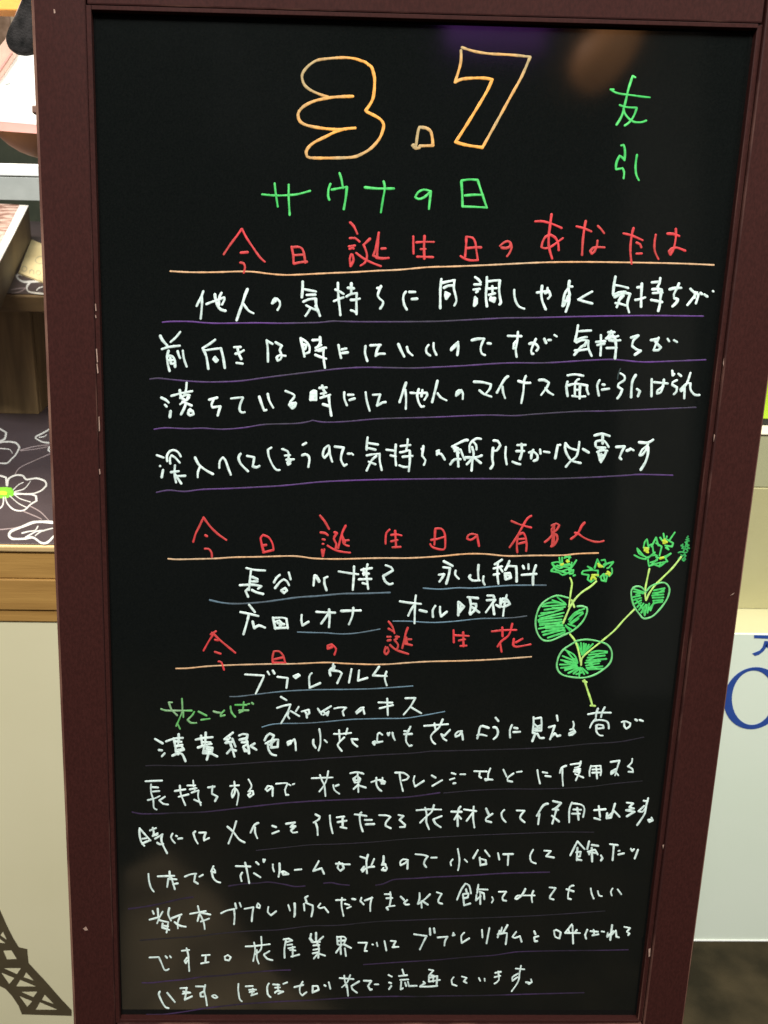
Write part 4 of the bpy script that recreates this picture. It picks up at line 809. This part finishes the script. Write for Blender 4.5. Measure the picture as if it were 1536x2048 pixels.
bmesh.ops.subdivide_edges(bm, edges=bm.edges[:], cuts=1, use_grid_fill=True)
o = obj('felt_bag', bm, FELT, smooth=True); tag(o, 'black felt bag with a rounded bottom hanging beside the top of the frame', 'bag')
sm = o.modifiers.new('s', 'SUBSURF'); sm.levels = 1; sm.render_levels = 1

# ================================================================ RIGHT: BOXES
WBOX = mat('white_carton', (0.75, 0.83, 0.70), (0.78, 0.85, 0.73), scale=4, rough=0.6, bump=0.05)
BLUEP = mat('blue_print', (0.020, 0.062, 0.30), (0.028, 0.078, 0.34), scale=30, rough=0.55)
yw = 0.444
zw = atY(1480, 1268, yw).z; zbt = atY(1450, 1884, yw).z
wb = empty('white_carton', (0.65, yw + 0.15, 0), 'tall white cardboard box with blue lettering standing on the floor right of the blackboard', 'box')
x0w, x1w = 0.33, 0.98
yk2 = atZ(1480, 1217, zw).y
obj('front_panel', box((x0w, yw, max(0.0, zbt)), (x1w, yw + 0.004, zw), bev=0.0008), [WBOX, WBOX], wb)
obj('bottom_highlight', box((x0w, yw - 0.0022, max(0.0, zbt)), (x1w, yw - 0.0002, max(0.0, zbt) + 0.0032), bev=0.0009), [PAPW, PAPW], wb)  # added whiter strip paints the bright highlight along the bottom edge
obj('carton_body', box((x0w + 0.002, yw + 0.0045, 0.002), (x1w - 0.002, yw + 0.38, zw - 0.004)), WBOX, wb)
TAPE = mat('dull_beige_flap', (0.50, 0.47, 0.27), (0.54, 0.51, 0.31), scale=6, rough=0.6)
obj('top_flap', box((x0w, yw + 0.0045, zw - 0.0035), (x1w, yw + 0.38, zw - 0.0005), bev=0.0006), [TAPE, TAPE], wb)
def ell(cx, cy, rx, ry, sk, n=48): return [(cx + rx * math.cos(2 * math.pi * i / n) + sk * math.sin(2 * math.pi * i / n), cy + ry * math.sin(2 * math.pi * i / n)) for i in range(n)]
bm = bmesh.new(); E = []
for (pts) in (ell(1507, 1396, 59.5, 62, -5.5), ell(1505.5, 1395, 42, 54.5, -2.0)):
    for yy in (yw - 0.0002, yw - 0.0007): E.append([bm.verts.new((atY(x, y, yw).x, yy, atY(x, y, yw).z)) for x, y in pts])
for i in range(48):
    j = (i + 1) % 48
    bm.faces.new((E[1][i], E[1][j], E[3][j], E[3][i])); bm.faces.new((E[0][i], E[0][j], E[1][j], E[1][i])); bm.faces.new((E[2][i], E[3][i], E[3][j], E[2][j]))
bmesh.ops.recalc_face_normals(bm, faces=bm.faces); obj('printed_letter', bm, BLUEP, wb, 'large blue letter O')
def quadprint(polys):
    bm = bmesh.new()
    for pp in polys:
        f = [bm.verts.new((atY(x, y, yw).x, yw - 0.0006, atY(x, y, yw).z)) for x, y in pp]; b = [bm.verts.new((v.co.x, yw - 0.0001, v.co.z)) for v in f]
        bm.faces.new(f); n = len(f)
        for i in range(n): bm.faces.new((f[i], b[i], b[(i + 1) % n], f[(i + 1) % n]))
    bmesh.ops.recalc_face_normals(bm, faces=bm.faces); return bm
obj('printed_letter', quadprint([[(1508, 1270), (1548, 1271), (1548, 1277.5), (1508, 1276)], [(1541, 1278), (1548, 1277.6), (1536, 1296), (1530, 1292)], [(1529, 1281.5), (1536, 1282), (1533.5, 1293), (1527, 1302), (1518, 1309), (1510, 1311.5), (1504, 1307), (1510, 1304.5), (1519, 1301), (1525, 1294)]]), BLUEP, wb, 'blue katakana character above the letter')
# beige carton standing on the white one
BEI = mat('beige_carton', (0.42, 0.385, 0.20), (0.48, 0.445, 0.25), scale=5, rough=0.75, bump=0.1)
BEI2 = mat('beige_carton_flap', (0.37, 0.36, 0.21), (0.42, 0.40, 0.24), scale=5, rough=0.75)
BTOP = mat('cream_top', (0.80, 0.74, 0.56), (0.76, 0.70, 0.52), scale=5, rough=0.6)
yz = yk2; zq0 = zw; zq1 = atY(1500, 975, yz).z; zq2 = atY(1530, 866, yz).z
bx = empty('beige_carton', (0.7, yz + 0.15, zw), 'beige cardboard carton with a pale top standing on the white box', 'box')
obj('front_panel', box((x0w + 0.02, yz, zq0), (x1w - 0.02, yz + 0.30, zq1 - 0.0010), bev=0.001), [BEI, BEI], bx)
obj('front_flap', box((x0w + 0.02, yz + 0.002, zq1), (x1w - 0.02, yz + 0.30, zq2 - 0.003), bev=0.001), [BEI2, BEI2], bx)
obj('lid', box((x0w + 0.018, yz - 0.001, zq2 - 0.0028), (x1w - 0.018, yz + 0.302, zq2), bev=0.001), [BTOP, BTOP], bx)
BLK2 = mat('black_plastic', (0.012, 0.012, 0.013), rough=0.4)
ybk = atZ(1530, 851, zq2).y
ybk = min(max(ybk, yz + 0.02), yz + 0.25)
obz = atY(1530, 839, ybk).z
o = obj('black_tray', box((x0w + 0.05, ybk, zq2), (x1w - 0.05, ybk + 0.02, obz), bev=0.001), [BLK2, BLK2]); tag(o, 'thin black strip lying on the pale carton lid at the right edge', 'tray')
LIME = mat('lime_green', (0.42, 0.62, 0.03), (0.32, 0.50, 0.03), scale=12, rough=0.5)
o = obj('lime_packet', box((x0w + 0.06, ybk + 0.001, obz), (x1w - 0.06, ybk + 0.018, atY(1533, 740, ybk).z), bev=0.002), [LIME, LIME]); tag(o, 'lime green packet standing on the black strip at the right edge', 'packet')

# ================================================================ UNSEEN THINGS ADDED BEHIND THE CAMERA FOR THE PANEL'S MIRRORED GLOWS
def mirror(px, py, dist):
    q = onb(px, py); P = bw(q.x, q.y); d = (P - CAM).normalized(); r = d - 2 * d.dot(AN) * AN; return P + r * dist
def emit(name, c, s):
    m = bpy.data.materials.new(name); m.use_nodes = True; b = m.node_tree.nodes['Principled BSDF']
    b.inputs['Base Color'].default_value = (*c, 1); b.inputs['Emission Color'].default_value = (*c, 1); b.inputs['Emission Strength'].default_value = s; return m
p0 = mirror(995, 60, 2.6)  # unseen glowing block, added to give the panel its purple reflection
bm = box((-0.16, -0.03, -0.07), (0.16, 0.03, 0.07), bev=0.02, segs=3); bm.transform(Matrix.Translation(p0))
o = obj('purple_glow_block', bm, [emit('purple_glow', (0.40, 0.10, 0.75), 0.7)] * 2); tag(o, 'purple glowing block added unseen behind the camera, mirrored dimly above the numeral seven in the black panel', 'glow')
p1 = mirror(1212, 112, 2.4)  # unseen glowing ball, added for the orange reflection in the panel
bm = bmesh.new(); bmesh.ops.create_uvsphere(bm, u_segments=24, v_segments=14, radius=1)
for v in bm.verts: v.co = Vector((v.co.x * 0.105 * (1 + 0.2 * v.co.z), v.co.y * 0.09, v.co.z * 0.10 + v.co.x * 0.05))
bm.transform(Matrix.Translation(p1)); o = obj('orange_glow_ball', bm, emit('orange_glow', (0.85, 0.36, 0.13), 0.85), smooth=True); tag(o, 'orange glowing ball added unseen behind the camera, mirrored as a soft glow at the upper right of the panel', 'lantern')

def mirror_at(px, py, axis, val):
    q = onb(px, py); P = bw(q.x, q.y); d = (P - CAM).normalized(); r = d - 2 * d.dot(AN) * AN; return P + r * ((val - P[axis]) / r[axis])
TANREF = mat('tan_reflector', (0.50, 0.37, 0.22), (0.14, 0.10, 0.06), scale=5, rough=0.9, detail=6)  # unseen tan sheet, added so the panel mirrors a brown glow
hp = [mirror_at(*p, 2, 0.012) for p in ((250, 1740), (330, 1705), (440, 1800), (560, 1960), (700, 2036), (240, 2036))]
bm = prism(hp, (0, 0, -0.011)); o = obj('tan_reflector', bm, TANREF); tag(o, 'tan reflector sheet added unseen on the floor, mirrored as a dim brown glow low on the panel', 'reflector')
xa = mirror_at(1265, 400, 1, -3.2).x; xb = mirror_at(1400, 400, 1, -3.2).x  # unseen pale slab, added to mirror as the grey band
o = obj('pale_reflector', box((min(xa, xb), -3.3, 0), (max(xa, xb), -3.2, 3.2)), mat('pale_reflector_grey', (0.30, 0.285, 0.26), (0.20, 0.19, 0.17), scale=3, rough=0.9)); tag(o, 'pale slab added unseen behind the camera, mirrored as a faint grey band along the right of the panel', 'pillar')
